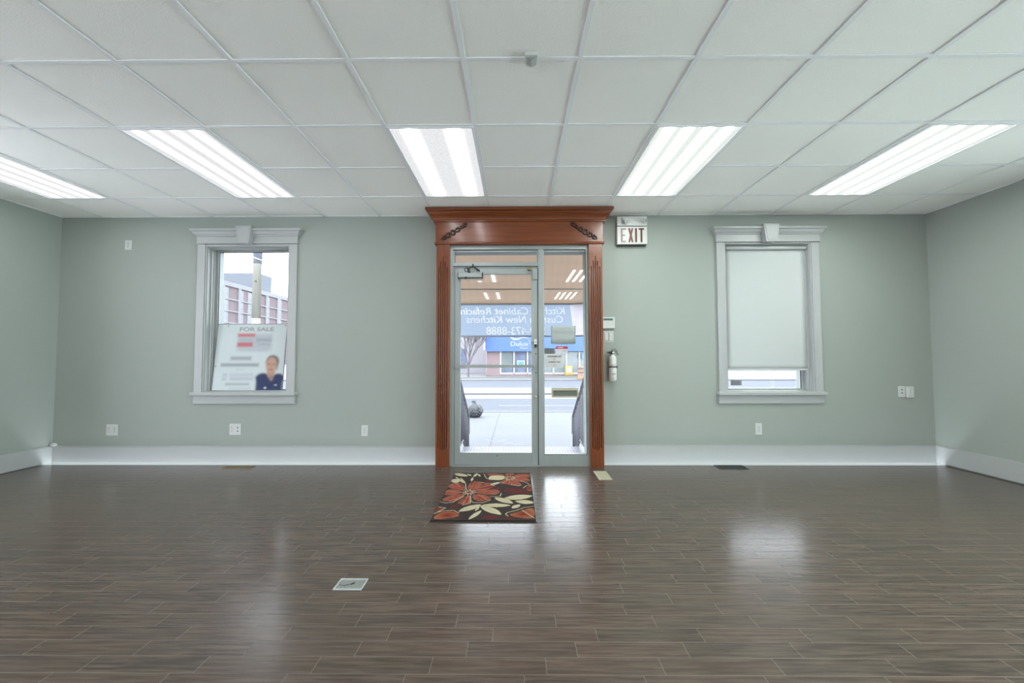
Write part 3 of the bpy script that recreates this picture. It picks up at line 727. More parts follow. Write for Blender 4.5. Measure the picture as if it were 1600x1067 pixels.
# ------------------------------------------------------------ things on the floor
def register(name, x0, x1, y0, y1, mat, slotm, label, nx, ny, rim=0.012):
    r = empty(name, ((x0+x1)/2, (y0+y1)/2, 0), label, 'floor vent')
    obj('frame', B((x0, x1, y0, y0+rim, 0, 0.005), (x0, x1, y1-rim, y1, 0, 0.005), (x0, x0+rim, y0+rim, y1-rim, 0, 0.005), (x1-rim, x1, y0+rim, y1-rim, 0, 0.005)), mat, r, bevel=0.0015)
    obj('well', B((x0+rim, x1-rim, y0+rim, y1-rim, 0.0002, 0.001)), slotm, r)
    bm = bmesh.new()
    for k in range(1, nx): x = x0+rim+(x1-x0-2*rim)*k/nx; box(bm, x-0.0022, x+0.0022, y0+rim, y1-rim, 0.001, 0.004)
    for k in range(1, ny): y = y0+rim+(y1-y0-2*rim)*k/ny; box(bm, x0+rim, x1-rim, y-0.002, y+0.002, 0.001, 0.0038)
    obj('louvre', bm, mat, r)
    return r
register('floor_vent', -3.000, -2.712, 4.195, 4.322, 'brass', 'slot', 'brass floor vent below the left window', 14, 3)
register('floor_vent', 2.063, 2.352, 4.205, 4.352, 'black', 'slot', 'black metal floor vent below the right window', 12, 4, 0.014)
r = register('floor_vent', 0.768, 0.893, 3.835, 4.120, 'beige', 'beige', 'beige floor vent at the foot of the right pilaster', 3, 9)
r = empty('floor_box', (-0.815, 2.073, 0), 'small white rectangular floor outlet box set in the laminate, front left of the rug', 'floor outlet')
fx0, fx1, fy0, fy1 = -0.884, -0.745, 2.024, 2.124
obj('rim', B((fx0, fx1, fy0, fy0+0.007, 0, 0.006), (fx0, fx1, fy1-0.010, fy1, 0, 0.006), (fx0, fx0+0.007, fy0+0.007, fy1-0.010, 0, 0.006), (fx1-0.007, fx1, fy0+0.007, fy1-0.010, 0, 0.006)), 'plastic', r, bevel=0.001)
obj('lid', B((fx0+0.009, fx1-0.009, fy0+0.009, fy1-0.013, 0, 0.0048)), 'chrome', r, bevel=0.001)
M['lid'] = plain('brushed_lid', (0.50, 0.52, 0.52), 0.4, 0.3, 0.5, 0.25, 60); r.children[1].data.materials[0] = M['lid']
bm = bmesh.new(); tube(bm, [(-0.845+0.026*math.cos(a*0.3+2.9), 2.078+0.018*math.sin(a*0.3+2.9), 0.0052) for a in range(11)], 0.0015, 6); tube(bm, [(-0.815, 2.07, 0.005), (-0.80, 2.085, 0.006)], 0.003, 6)
obj('lift_ring', bm, 'steel_dark', r)

# rug
RX0, RY0, RW, RL = -0.590, 2.853, 0.735, 1.184
leaves = [(-0.003, 1.157, 0.14, 1.056, 0.076), (0.004, 0.901, 0.089, 0.925, 0.124), (0.351, 0.958, 0.478, 1.068, 0.16), (0.37, 0.791, 0.452, 0.878, 0.045), (0.492, 0.441, 0.727, 0.513, 0.109), (0.424, 0.475, 0.57, 0.335, 0.075), (0.587, 0.388, 0.735, 0.35, 0.084), (0.336, 0.3, 0.552, 0.293, 0.075), (0.179, 0.168, 0.326, 0.314, 0.080), (0.325, 0.292, 0.488, 0.109, 0.080), (0.268, 0.022, 0.341, 0.193, 0.04), (0.564, 0.232, 0.622, 0.315, 0.05), (0.127, 1.135, 0.173, 1.072, 0.03), (0.222, 1.163, 0.198, 1.035, 0.03), (0.192, 1.025, 0.191, 0.901, 0.022), (0.234, 1.13, 0.258, 1.051, 0.022), (0.077, 1.012, 0.148, 0.831, 0.02), (0.024, 1.05, 0.132, 0.842, 0.02), (0.319, 0.284, 0.297, 0.179, 0.022)]
big = [[(0.174, 0.645), (0.118, 0.842), (0.045, 0.858), (0.005, 0.796), (0.005, 0.73), (0.109, 0.655)], [(0.183, 0.656), (0.182, 0.843), (0.226, 0.902), (0.297, 0.873), (0.291, 0.82), (0.235, 0.673)], [(0.223, 0.656), (0.298, 0.813), (0.367, 0.832), (0.395, 0.786), (0.37, 0.677), (0.266, 0.631)], [(0.254, 0.615), (0.397, 0.681), (0.463, 0.636), (0.443, 0.565), (0.418, 0.532), (0.272, 0.564)], [(0.247, 0.554), (0.367, 0.516), (0.399, 0.441), (0.339, 0.383), (0.295, 0.387), (0.247, 0.459)], [(0.213, 0.535), (0.232, 0.459), (0.236, 0.334), (0.198, 0.313), (0.141, 0.334), (0.17, 0.44)], [(0.175, 0.554), (0.17, 0.487), (0.105, 0.372), (0.041, 0.382), (0.012, 0.421), (0.053, 0.5), (0.117, 0.544)], [(0.157, 0.594), (0.093, 0.531), (0.006, 0.53), (0.005, 0.593), (0.024, 0.676), (0.102, 0.655)]]
two = [[(0.535, 1.001), (0.443, 0.878), (0.481, 0.82), (0.544, 0.821)], [(0.55, 0.976), (0.516, 0.809), (0.58, 0.776), (0.643, 0.787), (0.616, 0.903)], [(0.557, 1.001), (0.616, 0.903), (0.702, 0.891), (0.725, 0.951), (0.676, 1.026)], [(0.549, 1.026), (0.617, 1.145), (0.732, 1.145), (0.728, 1.027), (0.616, 1.001)], [(0.527, 1.052), (0.479, 1.153), (0.602, 1.153)], [(0.512, 1.026), (0.464, 1.144), (0.294, 1.152), (0.369, 1.051), (0.431, 1.0)]]
low = [[(0.019, 0.026), (0.021, 0.102), (0.082, 0.178), (0.14, 0.174), (0.196, 0.103), (0.185, 0.067), (0.091, 0.027)], [(0.016, 0.125), (0.01, 0.249), (0.032, 0.258), (0.065, 0.21)], [(0.53, 0.109), (0.61, 0.165), (0.73, 0.269), (0.724, 0.029), (0.609, 0.054)], [(0.675, 0.689), (0.698, 0.765), (0.734, 0.798), (0.729, 0.637), (0.7, 0.626)]]
dark = [[(0.479, 0.657), (0.546, 0.72), (0.681, 0.657), (0.731, 0.576), (0.613, 0.556), (0.514, 0.585)], [(0.358, 0.753), (0.47, 0.72), (0.469, 0.657), (0.384, 0.677)], [(0.093, 0.25), (0.116, 0.3), (0.177, 0.291), (0.163, 0.218)], [(0.351, 0.082), (0.411, 0.111), (0.498, 0.054), (0.416, 0.028), (0.366, 0.039)], [(0.3, 0.878), (0.357, 1.0), (0.37, 0.914), (0.346, 0.831)], [(0.493, 0.046), (0.542, 0.068), (0.598, 0.037), (0.554, 0.017)]]
strokes = [[(0.009, 0.368), (0.054, 0.342), (0.106, 0.359), (0.15, 0.449), (0.174, 0.506)], [(0.245, 0.386), (0.268, 0.351), (0.341, 0.352), (0.393, 0.414)], [(0.225, 0.516), (0.238, 0.422), (0.242, 0.334), (0.188, 0.3)], [(0.731, 0.277), (0.658, 0.252), (0.587, 0.188), (0.529, 0.149), (0.519, 0.119), (0.536, 0.083)], [(0.014, 0.14), (0.074, 0.186), (0.137, 0.194), (0.183, 0.14)], [(0.655, 0.71), (0.684, 0.776), (0.734, 0.805)], [(0.388, 0.497), (0.465, 0.497), (0.472, 0.575)], [(0.286, 0.878), (0.317, 0.843), (0.374, 0.843), (0.406, 0.764)], [(0.011, 0.125), (0.071, 0.242)], [(0.001, 0.266), (0.068, 0.242)], [(0.637, 0.903), (0.693, 0.856), (0.707, 0.821)], [(0.288, 1.13), (0.32, 1.0), (0.36, 0.95)], [(0.173, 0.656), (0.148, 0.831)], [(0.639, 0.196), (0.72, 0.047)], [(0.552, 0.809), (0.614, 0.765), (0.643, 0.798)]]
NX, NY = 230, 370
gx, gy = np.meshgrid(np.linspace(0, RW, NX+1), np.linspace(0, RL, NY+1))
rng = np.random.default_rng(3)
def inside(poly):
    r_ = np.zeros(gx.shape, bool); n = len(poly); j = n-1
    for i in range(n):
        xi, yi = poly[i]; xj, yj = poly[j]
        if yi != yj:
            c = ((yi > gy) != (yj > gy)) & (gx < (xj-xi)*(gy-yi)/(yj-yi)+xi); r_ ^= c
        j = i
    return r_
def segd(a, b):
    ax, ay = a; bx, by = b; dx, dy = bx-ax, by-ay
    t_ = np.clip(((gx-ax)*dx+(gy-ay)*dy)/(dx*dx+dy*dy+1e-9), 0, 1)
    return np.hypot(gx-ax-t_*dx, gy-ay-t_*dy), t_
def smooth_poly(p):   # one round of corner cutting
    for _ in range(2):
        q = []
        for a, b in zip(p, p[1:]+p[:1]): q += [(a[0]*0.75+b[0]*0.25, a[1]*0.75+b[1]*0.25), (a[0]*0.25+b[0]*0.75, a[1]*0.25+b[1]*0.75)]
        p = q
    return p
col = np.zeros(gx.shape+(3,)); col[:] = (0.040, 0.030, 0.027)
cream = np.array((0.46, 0.41, 0.27)); rust = np.array((0.15, 0.020, 0.013)); rust2 = np.array((0.38, 0.135, 0.085)); maroon = np.array((0.10, 0.022, 0.020)); gold = np.array((0.32, 0.12, 0.055))
for p in dark: col[inside(smooth_poly(p))] = maroon
def flower(polys, cx, cy):
    for p in polys:
        P_ = smooth_poly(p); k = inside(P_)
        ang = np.arctan2(gy-cy, gx-cx); rad = np.hypot(gx-cx, gy-cy); st = 0.5+0.5*np.sin(ang*40+7*np.sin(ang*5)+18*rad)
        nz_ = np.kron(rng.random((38, 24)), np.ones((10, 10)))[:gx.shape[0], :gx.shape[1]]; f_ = np.clip(0.10+0.75*st+0.35*(nz_-0.5), 0, 1)[..., None]
        c_ = rust*(1-f_)+rust2*f_
        col[k] = c_[k]
        for a, b in zip(P_, P_[1:]+P_[:1]):
            d_, _ = segd(a, b); col[(d_ < 0.0024)] = (0.25, 0.13, 0.08)
    a_ = np.arctan2(gy-cy, gx-cx); r_ = np.hypot(gx-cx, (gy-cy)*0.8)
    col[(r_ < 0.055*(0.6+0.5*np.abs(np.sin(a_*7)))) & (np.sin(a_*14) > -0.2)] = (0.50, 0.36, 0.24)
    col[(r_ < 0.018)] = (0.16, 0.03, 0.03)
flower(big, 0.205, 0.598); flower(two, 0.535, 1.001)
for p in low:
    P_ = smooth_poly(p); k = inside(P_); cx, cy = np.mean([q[0] for q in p]), np.mean([q[1] for q in p])
    f_ = np.clip(np.hypot(gx-cx, gy-cy)*9, 0, 1)[..., None]; c_ = rust*(1-f_)+gold*f_; col[k] = c_[k]
for s_ in strokes:
    for a, b in zip(s_, s_[1:]):
        d_, _ = segd(a, b); col[d_ < 0.0042] = cream*0.85
for x1_, y1_, x2_, y2_, w_ in leaves:
    d_, t_ = segd((x1_, y1_), (x2_, y2_)); lim = w_*0.5*np.sin(PI*np.clip(t_, 0, 1))**0.75
    col[d_ < lim+0.004*(lim > 0.01)] = (0.035, 0.027, 0.024); col[d_ < lim] = cream
    col[(d_ < 0.0016) & (t_ > 0.1) & (t_ < 0.8) & (w_ > 0.06)] = cream*0.45
edge = np.minimum(np.minimum(gx, RW-gx), np.minimum(gy, RL-gy)); col[edge < 0.008] = (0.025, 0.02, 0.018)
col *= (0.82+0.36*rng.random(gx.shape))[..., None]
hz = 0.010+0.0016*rng.random(gx.shape); hz[edge < 0.004] = 0.004
verts = np.stack([gx.ravel()-RW/2, gy.ravel()-RL/2, hz.ravel()], 1)
ii = np.arange((NX+1)*(NY+1)).reshape(NY+1, NX+1)
faces = np.stack([ii[:-1, :-1].ravel(), ii[:-1, 1:].ravel(), ii[1:, 1:].ravel(), ii[1:, :-1].ravel()], 1)
me = bpy.data.meshes.new('rug'); me.from_pydata(verts.tolist(), [], faces.tolist())
at_ = me.color_attributes.new('pile_colour', 'FLOAT_COLOR', 'POINT'); at_.data.foreach_set('color', np.concatenate([col.reshape(-1, 3), np.ones((col.shape[0]*col.shape[1], 1))], 1).ravel())
t = NT('rug_pile'); a_ = t.node('ShaderNodeAttribute'); a_.attribute_name = 'pile_colour'; p, x, y, z = t.objpos()
t.bsdf(a_.outputs['Color'], 0.95, 0, 0.1, t.bump(t.noise(p, 400, 2), 0.003)); me.materials.append(t.m)
rug = bpy.data.objects.new('rug', me); C.objects.link(rug); rug.location = (RX0+RW/2, RY0+RL/2, 0)
tag(rug, 'floral entrance rug with rust red flowers and cream leaves in front of the door', 'rug')
obj('backing', B((RX0, RX0+RW, RY0, RY0+RL, 0.0, 0.0045)), 'black', rug)

# ------------------------------------------------------------ for sale sign leaning in the left window
# printed face: rasterised soft print on a fine grid
SW, SH = 0.775, 0.735
NX, NY = 155, 147
gx, gy = np.meshgrid(np.linspace(0, SW, NX+1), np.linspace(0, SH, NY+1))
col = np.zeros(gx.shape+(3,)); col[:] = (0.56, 0.62, 0.63)
def uv(px, py): return (px-80)/(840)*SW, (995-py)/785*SH
def soft(px0, py0, px1, py1, c, s=0.007, al=1.0):
    global col
    a = uv(px0, py1); b = uv(px1, py0)
    dx = np.maximum(a[0]-gx, gx-b[0]); dy = np.maximum(a[1]-gy, gy-b[1]); d_ = np.where((dx > 0) & (dy > 0), np.hypot(np.maximum(dx, 0), np.maximum(dy, 0)), np.maximum(dx, dy))
    k = (al/(1+np.exp(d_/(s*0.5))))[..., None]; col = col*(1-k)+np.array(c)*k
def ell(px, py, rx, ry, c, s=0.12, al=1.0):
    global col
    x_, y_ = uv(px, py); d_ = np.hypot((gx-x_)/(rx/840*SW), (gy-y_)/(ry/785*SH))
    k = (al/(1+np.exp((d_-1)/s)))[..., None]; col = col*(1-k)+np.array(c)*k
grey = (0.27, 0.28, 0.32); lgrey = (0.42, 0.45, 0.50)
soft(335, 330, 750, 520, (0.42, 0.45, 0.49), 0.02, 0.9)
soft(335, 325, 540, 362, (0.55, 0.16, 0.17), 0.009); soft(335, 430, 520, 482, (0.52, 0.15, 0.17), 0.009)
soft(560, 385, 745, 418, grey, 0.01, 0.55); soft(345, 385, 510, 410, grey, 0.01, 0.3); soft(360, 505, 710, 540, lgrey, 0.012, 0.7); soft(575, 445, 735, 462, grey, 0.008, 0.35)
soft(270, 600, 520, 642, grey, 0.012, 0.75); soft(160, 680, 615, 718, grey, 0.010, 0.85); soft(350, 748, 440, 758, grey, 0.008, 0.3)
soft(195, 800, 245, 832, lgrey, 0.01, 0.8); soft(280, 800, 560, 832, lgrey, 0.012, 0.6); soft(190, 850, 235, 878, lgrey, 0.01, 0.9); soft(285, 845, 560, 878, lgrey, 0.012, 0.8)
soft(235, 912, 520, 938, grey, 0.008, 0.6); soft(285, 965, 540, 985, lgrey, 0.01, 0.6)
# portrait print: head, hair, navy shirt
ell(780, 660, 78, 78, (0.16, 0.14, 0.13), 0.07); 
soft(600, 840, 918, 1010, (0.018, 0.030, 0.095), 0.012); ell(680, 850, 85, 55, (0.018, 0.030, 0.095), 0.1); ell(860, 850, 70, 50, (0.018, 0.030, 0.095), 0.1)
ell(770, 780, 48, 75, (0.42, 0.25, 0.19), 0.1); ell(768, 700, 66, 92, (0.50, 0.30, 0.23), 0.08)
ell(740, 688, 12, 8, (0.2, 0.12, 0.1), 0.5, 0.7); ell(798, 688, 12, 8, (0.2, 0.12, 0.1), 0.5, 0.7); ell(768, 720, 10, 20, (0.42, 0.22, 0.17), 0.5, 0.6); ell(768, 755, 30, 7, (0.30, 0.12, 0.10), 0.4, 0.7)
ell(838, 715, 14, 50, (0.25, 0.2, 0.18), 0.2, 0.7)
ell(780, 855, 22, 30, (0.30, 0.18, 0.15), 0.2); ell(715, 968, 13, 10, (0.6, 0.62, 0.65), 0.3); ell(838, 935, 14, 8, (0.4, 0.45, 0.55), 0.3)
bm = bmesh.new()
sgn = empty('real_estate_sign', (-2.93, W+0.05, 0.765), 'for sale sign with red bars and a portrait print leaning on the left window pane', 'sign')
tilt = math.asin(0.078/SH); sl = Matrix.Rotation(-tilt, 4, 'X')
SX0 = -3.330
def place(ob):   # the board leans back against the pane
    ob.matrix_local = Matrix.Translation((0, -0.005, 0.008)) @ sl @ Matrix.Translation((0, 0, 0))
base = wloc(sgn)
bx = SX0-base.x
me = bpy.data.meshes.new('printed_face')
verts = np.stack([gx.ravel()+bx, np.full(gx.size, -0.004), gy.ravel()], 1)
ii = np.arange((NX+1)*(NY+1)).reshape(NY+1, NX+1)
faces = np.stack([ii[:-1, :-1].ravel(), ii[:-1, 1:].ravel(), ii[1:, 1:].ravel(), ii[1:, :-1].ravel()], 1)
me.from_pydata(verts.tolist(), [], faces.tolist())
at_ = me.color_attributes.new('print', 'FLOAT_COLOR', 'POINT'); at_.data.foreach_set('color', np.concatenate([col.reshape(-1, 3), np.ones((col.shape[0]*col.shape[1], 1))], 1).ravel())
t = NT('sign_print'); a_ = t.node('ShaderNodeAttribute'); a_.attribute_name = 'print'; t.bsdf(a_.outputs['Color'], 0.5, 0, 0.3); me.materials.append(t.m)
o = bpy.data.objects.new('printed_face', me); C.objects.link(o); o.parent = sgn; place(o)
def local(bm_): 
    for v in bm_.verts: v.co += base
    return bm_
o = obj('board', local(B((bx, bx+SW, -0.0035, 0.0, 0, SH))), 'ink_soft', sgn); place(o)
e_ = 0.004
o = obj('edge_trim', local(B((bx-e_, bx, -0.006, 0.001, -e_, SH+e_), (bx+SW, bx+SW+e_, -0.006, 0.001, -e_, SH+e_), (bx, bx+SW, -0.006, 0.001, SH, SH+e_), (bx, bx+SW, -0.006, 0.001, -e_, 0))), 'ink', sgn); place(o)
bm = bmesh.new()
text(bm, 'FOR SALE', bx+0.243, SH-0.078, 0.060, -0.0050, 0.001, 0.002, 0, False, 0.385)
o = obj('lettering', local(bm), 'ink_soft', sgn); place(o)
bm = bmesh.new()
for px, py in ((205, 235), (905, 232), (100, 715)):
    a, b = uv(px, py); bm = bmesh.new(); disc(bm, bx+a, b, 0.007, -0.007, -0.004, 12)
    o = obj('rivet', local(bm), 'brass', sgn); place(o)

# ============================================================ OUTSIDE
GZ = -0.5
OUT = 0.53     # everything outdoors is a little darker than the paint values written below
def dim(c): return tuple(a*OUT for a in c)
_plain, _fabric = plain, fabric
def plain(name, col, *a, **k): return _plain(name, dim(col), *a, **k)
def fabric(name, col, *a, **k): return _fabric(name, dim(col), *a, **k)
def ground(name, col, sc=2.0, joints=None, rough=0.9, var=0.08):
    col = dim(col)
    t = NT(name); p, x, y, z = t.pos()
    n = t.noise(p, sc, 4); c = t.mix(n, tuple(a*(1-var) for a in col), tuple(min(1, a*(1+var)) for a in col))
    if joints:
        jx, jy = joints
        fx_ = t.math('FRACT', t.math('DIVIDE', t.math('ADD', x, 0.47), jx)); fy_ = t.math('FRACT', t.math('DIVIDE', t.math('SUBTRACT', y, 0.3), jy))
        lx = t.math('LESS_THAN', t.math('MINIMUM', fx_, t.math('SUBTRACT', 1, fx_)), 0.012/jx*1.2); ly = t.math('LESS_THAN', t.math('MINIMUM', fy_, t.math('SUBTRACT', 1, fy_)), 0.010/jy)
        c = t.mix(t.math('MULTIPLY', t.math('MAXIMUM', lx, ly), 0.6), c, tuple(a*0.55 for a in col))
    t.bsdf(c, rough, 0, 0.2); return t.m
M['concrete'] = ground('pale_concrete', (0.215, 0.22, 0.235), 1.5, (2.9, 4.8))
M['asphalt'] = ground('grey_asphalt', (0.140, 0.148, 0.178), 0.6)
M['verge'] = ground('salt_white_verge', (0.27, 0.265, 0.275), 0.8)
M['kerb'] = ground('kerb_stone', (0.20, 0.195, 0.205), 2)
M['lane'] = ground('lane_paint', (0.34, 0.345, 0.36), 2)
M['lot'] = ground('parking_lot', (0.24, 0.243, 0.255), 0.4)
struct('sidewalk', B((-70, 70, 4.9, 12.4, GZ-0.2, GZ)), 'concrete')
struct('street', B((-150, 150, 12.4, 17.7, GZ-0.25, GZ-0.10), ), 'asphalt')
struct('median_strip', B((-150, 150, 17.7, 24.0, GZ-0.25, GZ-0.09)), 'verge')
struct('far_street_lane', B((-150, 150, 24.0, 31.5, GZ-0.25, GZ-0.10)), 'asphalt')
struct('kerb', B((-150, 150, 12.4, 12.75, GZ-0.2, GZ+0.012), (-150, 150, 19.4, 19.6, GZ-0.2, GZ-0.02)), 'kerb')
struct('lane_marking', B((-0.6, 60, 15.0, 15.1, GZ-0.1, GZ-0.096), (-150, 150, 17.55, 17.7, GZ-0.1, GZ-0.088)), 'lane')
struct('far_ground', B((-250, 250, 31.5, 400, GZ-0.2, GZ)), 'lot')
# landing with a metal grate and steps down to the sidewalk
t = NT('galvanised_grate'); p, x, y, z = t.pos()
fx_ = t.math('FRACT', t.math('MULTIPLY', x, 28.0)); fy_ = t.math('FRACT', t.math('MULTIPLY', y, 14.0))
h_ = t.math('MULTIPLY', t.math('GREATER_THAN', fx_, 0.42), t.math('GREATER_THAN', fy_, 0.3))
t.bsdf(t.mix(h_, (0.185, 0.18, 0.21), (0.07, 0.07, 0.095)), 0.5, 0.2, 0.4); M['grate'] = t.m
M['steps'] = plain('step_concrete', (0.22, 0.22, 0.23), 0.9)
struct('landing', B((-1.0, 1.1, 4.72, 5.28, -0.5, -0.03), (-0.66, 0.76, 4.36, 4.72, -0.5, -0.012)), 'steps')
struct('landing_grate', B((-0.95, 1.05, 4.73, 5.29, -0.03, -0.004)), 'grate')
struct('entrance_steps', B((-0.9, 1.0, 5.29, 5.57, -0.5, -0.17), (-0.9, 1.0, 5.57, 5.85, -0.5, -0.34)), 'steps')
# railings
M['rail'] = plain('grey_painted_iron', (0.20, 0.20, 0.245), 0.5, 0.2)
def railing(x, sgn, label):
    r = empty('stair_railing', (x, 5.3, GZ), label, 'railing')
    top = lambda y: 0.885-(y-4.86)*0.585 if y > 4.86 else 0.885
    bm = bmesh.new(); tube(bm, [(x, 4.78, 0.885), (x, 4.86, 0.885), (x, 5.86, top(5.86)), (x-0.01*sgn, 5.93, top(5.93)-0.04), (x-0.01*sgn, 5.94, 0.04)], 0.021, 10); obj('handrail', bm, 'rail', r)
    bm = bmesh.new(); tube(bm, [(x, 4.80, 0.08), (x, 5.25, 0.08), (x, 5.84, -0.27)], 0.012, 8); obj('bottom_rail', bm, 'rail', r)
    k = 0
    y = 4.80
    while y < 5.88:
        zb = -0.004 if y < 5.29 else (-0.17 if y < 5.57 else (-0.34 if y < 5.85 else GZ))
        post = k % 9 == 0
        bm = bmesh.new(); tube(bm, [(x, y, zb if post else (0.08 if y < 5.25 else 0.08-(y-5.25)*0.59)), (x, y, top(y))], 0.016 if post else 0.008, 6)
        o = obj('post' if post else 'baluster', bm, 'rail', r)
        y += 0.115; k += 1
railing(-0.665, 1, 'dark iron stair railing seen through the door glass, left side'); railing(0.815, -1, 'dark iron stair railing seen through the sidelight, right side')

# garbage bag
r = empty('garbage_bag', (-1.12, 11.4, GZ), 'shiny black garbage bag tied at the top, standing on the sidewalk', 'garbage bag')
bm = bmesh.new(); bmesh.ops.create_icosphere(bm, subdivisions=4, radius=1.0)
for v in bm.verts:
    x, y, z = v.co; a = math.atan2(y, x)
    w = 1+0.06*math.sin(a*7+z*3)+0.05*math.sin(a*12-z*5)+0.04*math.sin(x*9+y*7)
    zz = (z+0.85)/1.85; k = 1.0 if z < 0.3 else max(0.35, 1.0-(z-0.3)*0.35)
    v.co = (-1.12+x*0.22*w*k*1.02, 11.4+y*0.20*w*k, GZ+max(0, zz)*0.42*(1+0.03*math.sin(a*5)))
for f in bm.faces: f.smooth = True
obj('bag', bm, plain('black_bin_liner', (0.035, 0.04, 0.055), 0.22, 0, 0.8, 0.1, 3.0, 0.06), r)
bm = bmesh.new()
for k in range(7):
    a = 2*PI*k/7; tube(bm, [(-1.13, 11.4, GZ+0.36), (-1.13+0.03*math.cos(a), 11.4+0.02*math.sin(a), GZ+0.40), (-1.15+0.06*math.cos(a), 11.4+0.05*math.sin(a), GZ+0.43+0.02*(k % 3))], [0.020, 0.012, 0.016], 6)
obj('tied_neck', bm, r.children[0].data.materials[0], r)

# awning over the entrance
M['aw_beige'] = fabric('beige_awning_underside', (0.84, 0.68, 0.56), 0.52, 60)
M['aw_blue'] = fabric('pale_blue_awning_front', (0.33, 0.395, 0.50), 0.70, 300)
M['aw_pink'] = fabric('pale_awning_side', (1.1, 1.05, 1.1), 0.80, 60)
aw = empty('entrance_awning', (-0.3, 4.72, 1.46), 'fabric awning over the entrance with a blue front band, seen from behind', 'awning')
AX0, AX1 = -1.75, 0.885
bm = bmesh.new()
def quadp(bm, pts, th=(0, 0, 0.004)):
    a = [bm.verts.new(p) for p in pts]; b = [bm.verts.new(tuple(p[i]+th[i] for i in range(3))) for p in pts]
    bm.faces.new(a); bm.faces.new(list(reversed(b)))
    for i in range(4): bm.faces.new((a[i], b[i], b[(i+1) % 4], a[(i+1) % 4]))
ax1 = 1.35
quadp(bm, [(AX0, 4.74, 2.77), (ax1, 4.74, 2.77), (ax1, 6.22, 1.945), (AX0, 6.22, 1.945)])
obj('canopy_top', bm, 'aw_beige', aw)
M['aw_text'] = fabric('white_inlaid_letters', (1.0, 1.0, 1.05), 0.40, 300)
writing = (('Kitchen Cabinet Refacing', 0.765, 1.782, 0.155, 0.15, 1.66), ('Custom New Kitchens', 0.735, 1.655, 0.155, 0.15, 1.46), ('519-473-8888', 0.46, 1.480, 0.165, 0.0, 0.89))
def letter_splines(s_, size, shear):
    """outlines of a line of writing as lists of bezier triples"""
    cu = bpy.data.curves.new('outline', 'FONT'); cu.body = s_; cu.size = size; cu.shear = shear
    ob = bpy.data.objects.new('outline', cu); C.objects.link(ob)
    for q in bpy.context.view_layer.objects: q.select_set(False)
    ob.select_set(True); bpy.context.view_layer.objects.active = ob
    bpy.ops.object.convert(target='CURVE')
    ob = bpy.context.view_layer.objects.active
    out = [[(tuple(p.handle_left), tuple(p.co), tuple(p.handle_right)) for p in sp.bezier_points] for sp in ob.data.splines]
    bpy.data.objects.remove(ob)
    return out
cv = bpy.data.curves.new('band', 'CURVE'); cv.dimensions = '2D'; cv.fill_mode = 'BOTH'; cv.resolution_u = 4
def add_spline(pts):
    sp = cv.splines.new('BEZIER'); sp.bezier_points.add(len(pts)-1); sp.use_cyclic_u = True
    for p, (l, c, r_) in zip(sp.bezier_points, pts):
        p.handle_left_type = p.handle_right_type = 'FREE'; p.co = c; p.handle_left = l; p.handle_right = r_
add_spline([((x, z, 0),)*3 for x, z in ((AX0, 1.455), (AX1, 1.455), (AX1-0.06, 1.925), (AX0, 1.925))])
for s_, x, z, sz, shr, wd in writing:
    spl = letter_splines(s_, sz, shr); xs_ = [c[0] for q in spl for _, c, _ in q]; k = wd/(max(xs_)-min(xs_))
    for q in spl: add_spline([tuple((x-h[0]*k, z+h[1], 0) for h in tr) for tr in q])
ob = bpy.data.objects.new('band', cv); C.objects.link(ob); bpy.context.view_layer.update()
me = bpy.data.meshes.new_from_object(ob.evaluated_get(bpy.context.evaluated_depsgraph_get())); bpy.data.objects.remove(ob)
bm = bmesh.new(); bm.from_mesh(me); bpy.data.meshes.remove(me)
for v in bm.verts: v.co = (v.co.x, 6.202, v.co.y)
val = obj('front_band', bm, 'aw_blue', aw)
for s_, x, z, sz, shr, wd in writing:
    bm = bmesh.new(); text(bm, s_, x, z, sz, 6.199, 0.0, 0.0012, shr, True, wd); o = obj('lettering', bm, 'aw_text', val)
bm = bmesh.new(); quadp(bm, [(AX1, 6.20, 1.455), (ax1, 5.9, 1.455), (ax1, 5.9, 1.925), (AX1-0.06, 6.20, 1.925)], (0, 0.004, 0)); obj('side_band', bm, 'aw_pink', aw)
bm = bmesh.new(); 
for z in (1.450, 1.935): tube(bm, [(AX0, 6.19, z), (AX1-0.02, 6.19, z), (ax1, 5.88, z)], 0.012, 8)
tube(bm, [(AX0, 5.90, 2.112), (ax1, 5.90, 2.112)], 0.008, 8)
obj('frame_tube', bm, plain('awning_frame', (0.33, 0.33, 0.34), 0.4, 0.4), aw)
# paint shop across the street
def brick(name, c1, c2, mortar, scale=1.0, axis='x'):
    c1, c2, mortar = dim(c1), dim(c2), dim(mortar)
    t = NT(name); p, x, y, z = t.pos(); b = t.node('ShaderNodeTexBrick')
    t.put(b.inputs['Vector'], t.vec(x if axis == 'x' else y, z, 0.0)); b.inputs['Scale'].default_value = scale
    b.inputs['Brick Width'].default_value = 0.4; b.inputs['Row Height'].default_value = 0.13; b.inputs['Mortar Size'].default_value = 0.012
    t.put(b.inputs['Color1'], c1+(1,)); t.put(b.inputs['Color2'], c2+(1,)); t.put(b.inputs['Mortar'], mortar+(1,))
    t.bsdf(b.outputs['Color'], 0.9, 0, 0.1); return t.m
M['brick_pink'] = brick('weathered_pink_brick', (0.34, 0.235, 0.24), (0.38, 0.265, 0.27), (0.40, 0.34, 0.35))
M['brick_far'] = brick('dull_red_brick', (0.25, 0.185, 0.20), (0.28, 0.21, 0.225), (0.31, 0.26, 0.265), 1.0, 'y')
M['blue_sign'] = plain('blue_sign_panel', (0.085, 0.19, 0.60), 0.5, 0, 0.4, 0.08, 0.8)
M['sign_white'] = plain('white_sign_letters', (0.55, 0.56, 0.58), 0.6)
M['shop_glass'] = plain('shop_window_glass', (0.22, 0.26, 0.27), 0.12, 0, 0.6, 0.35, 1.2)
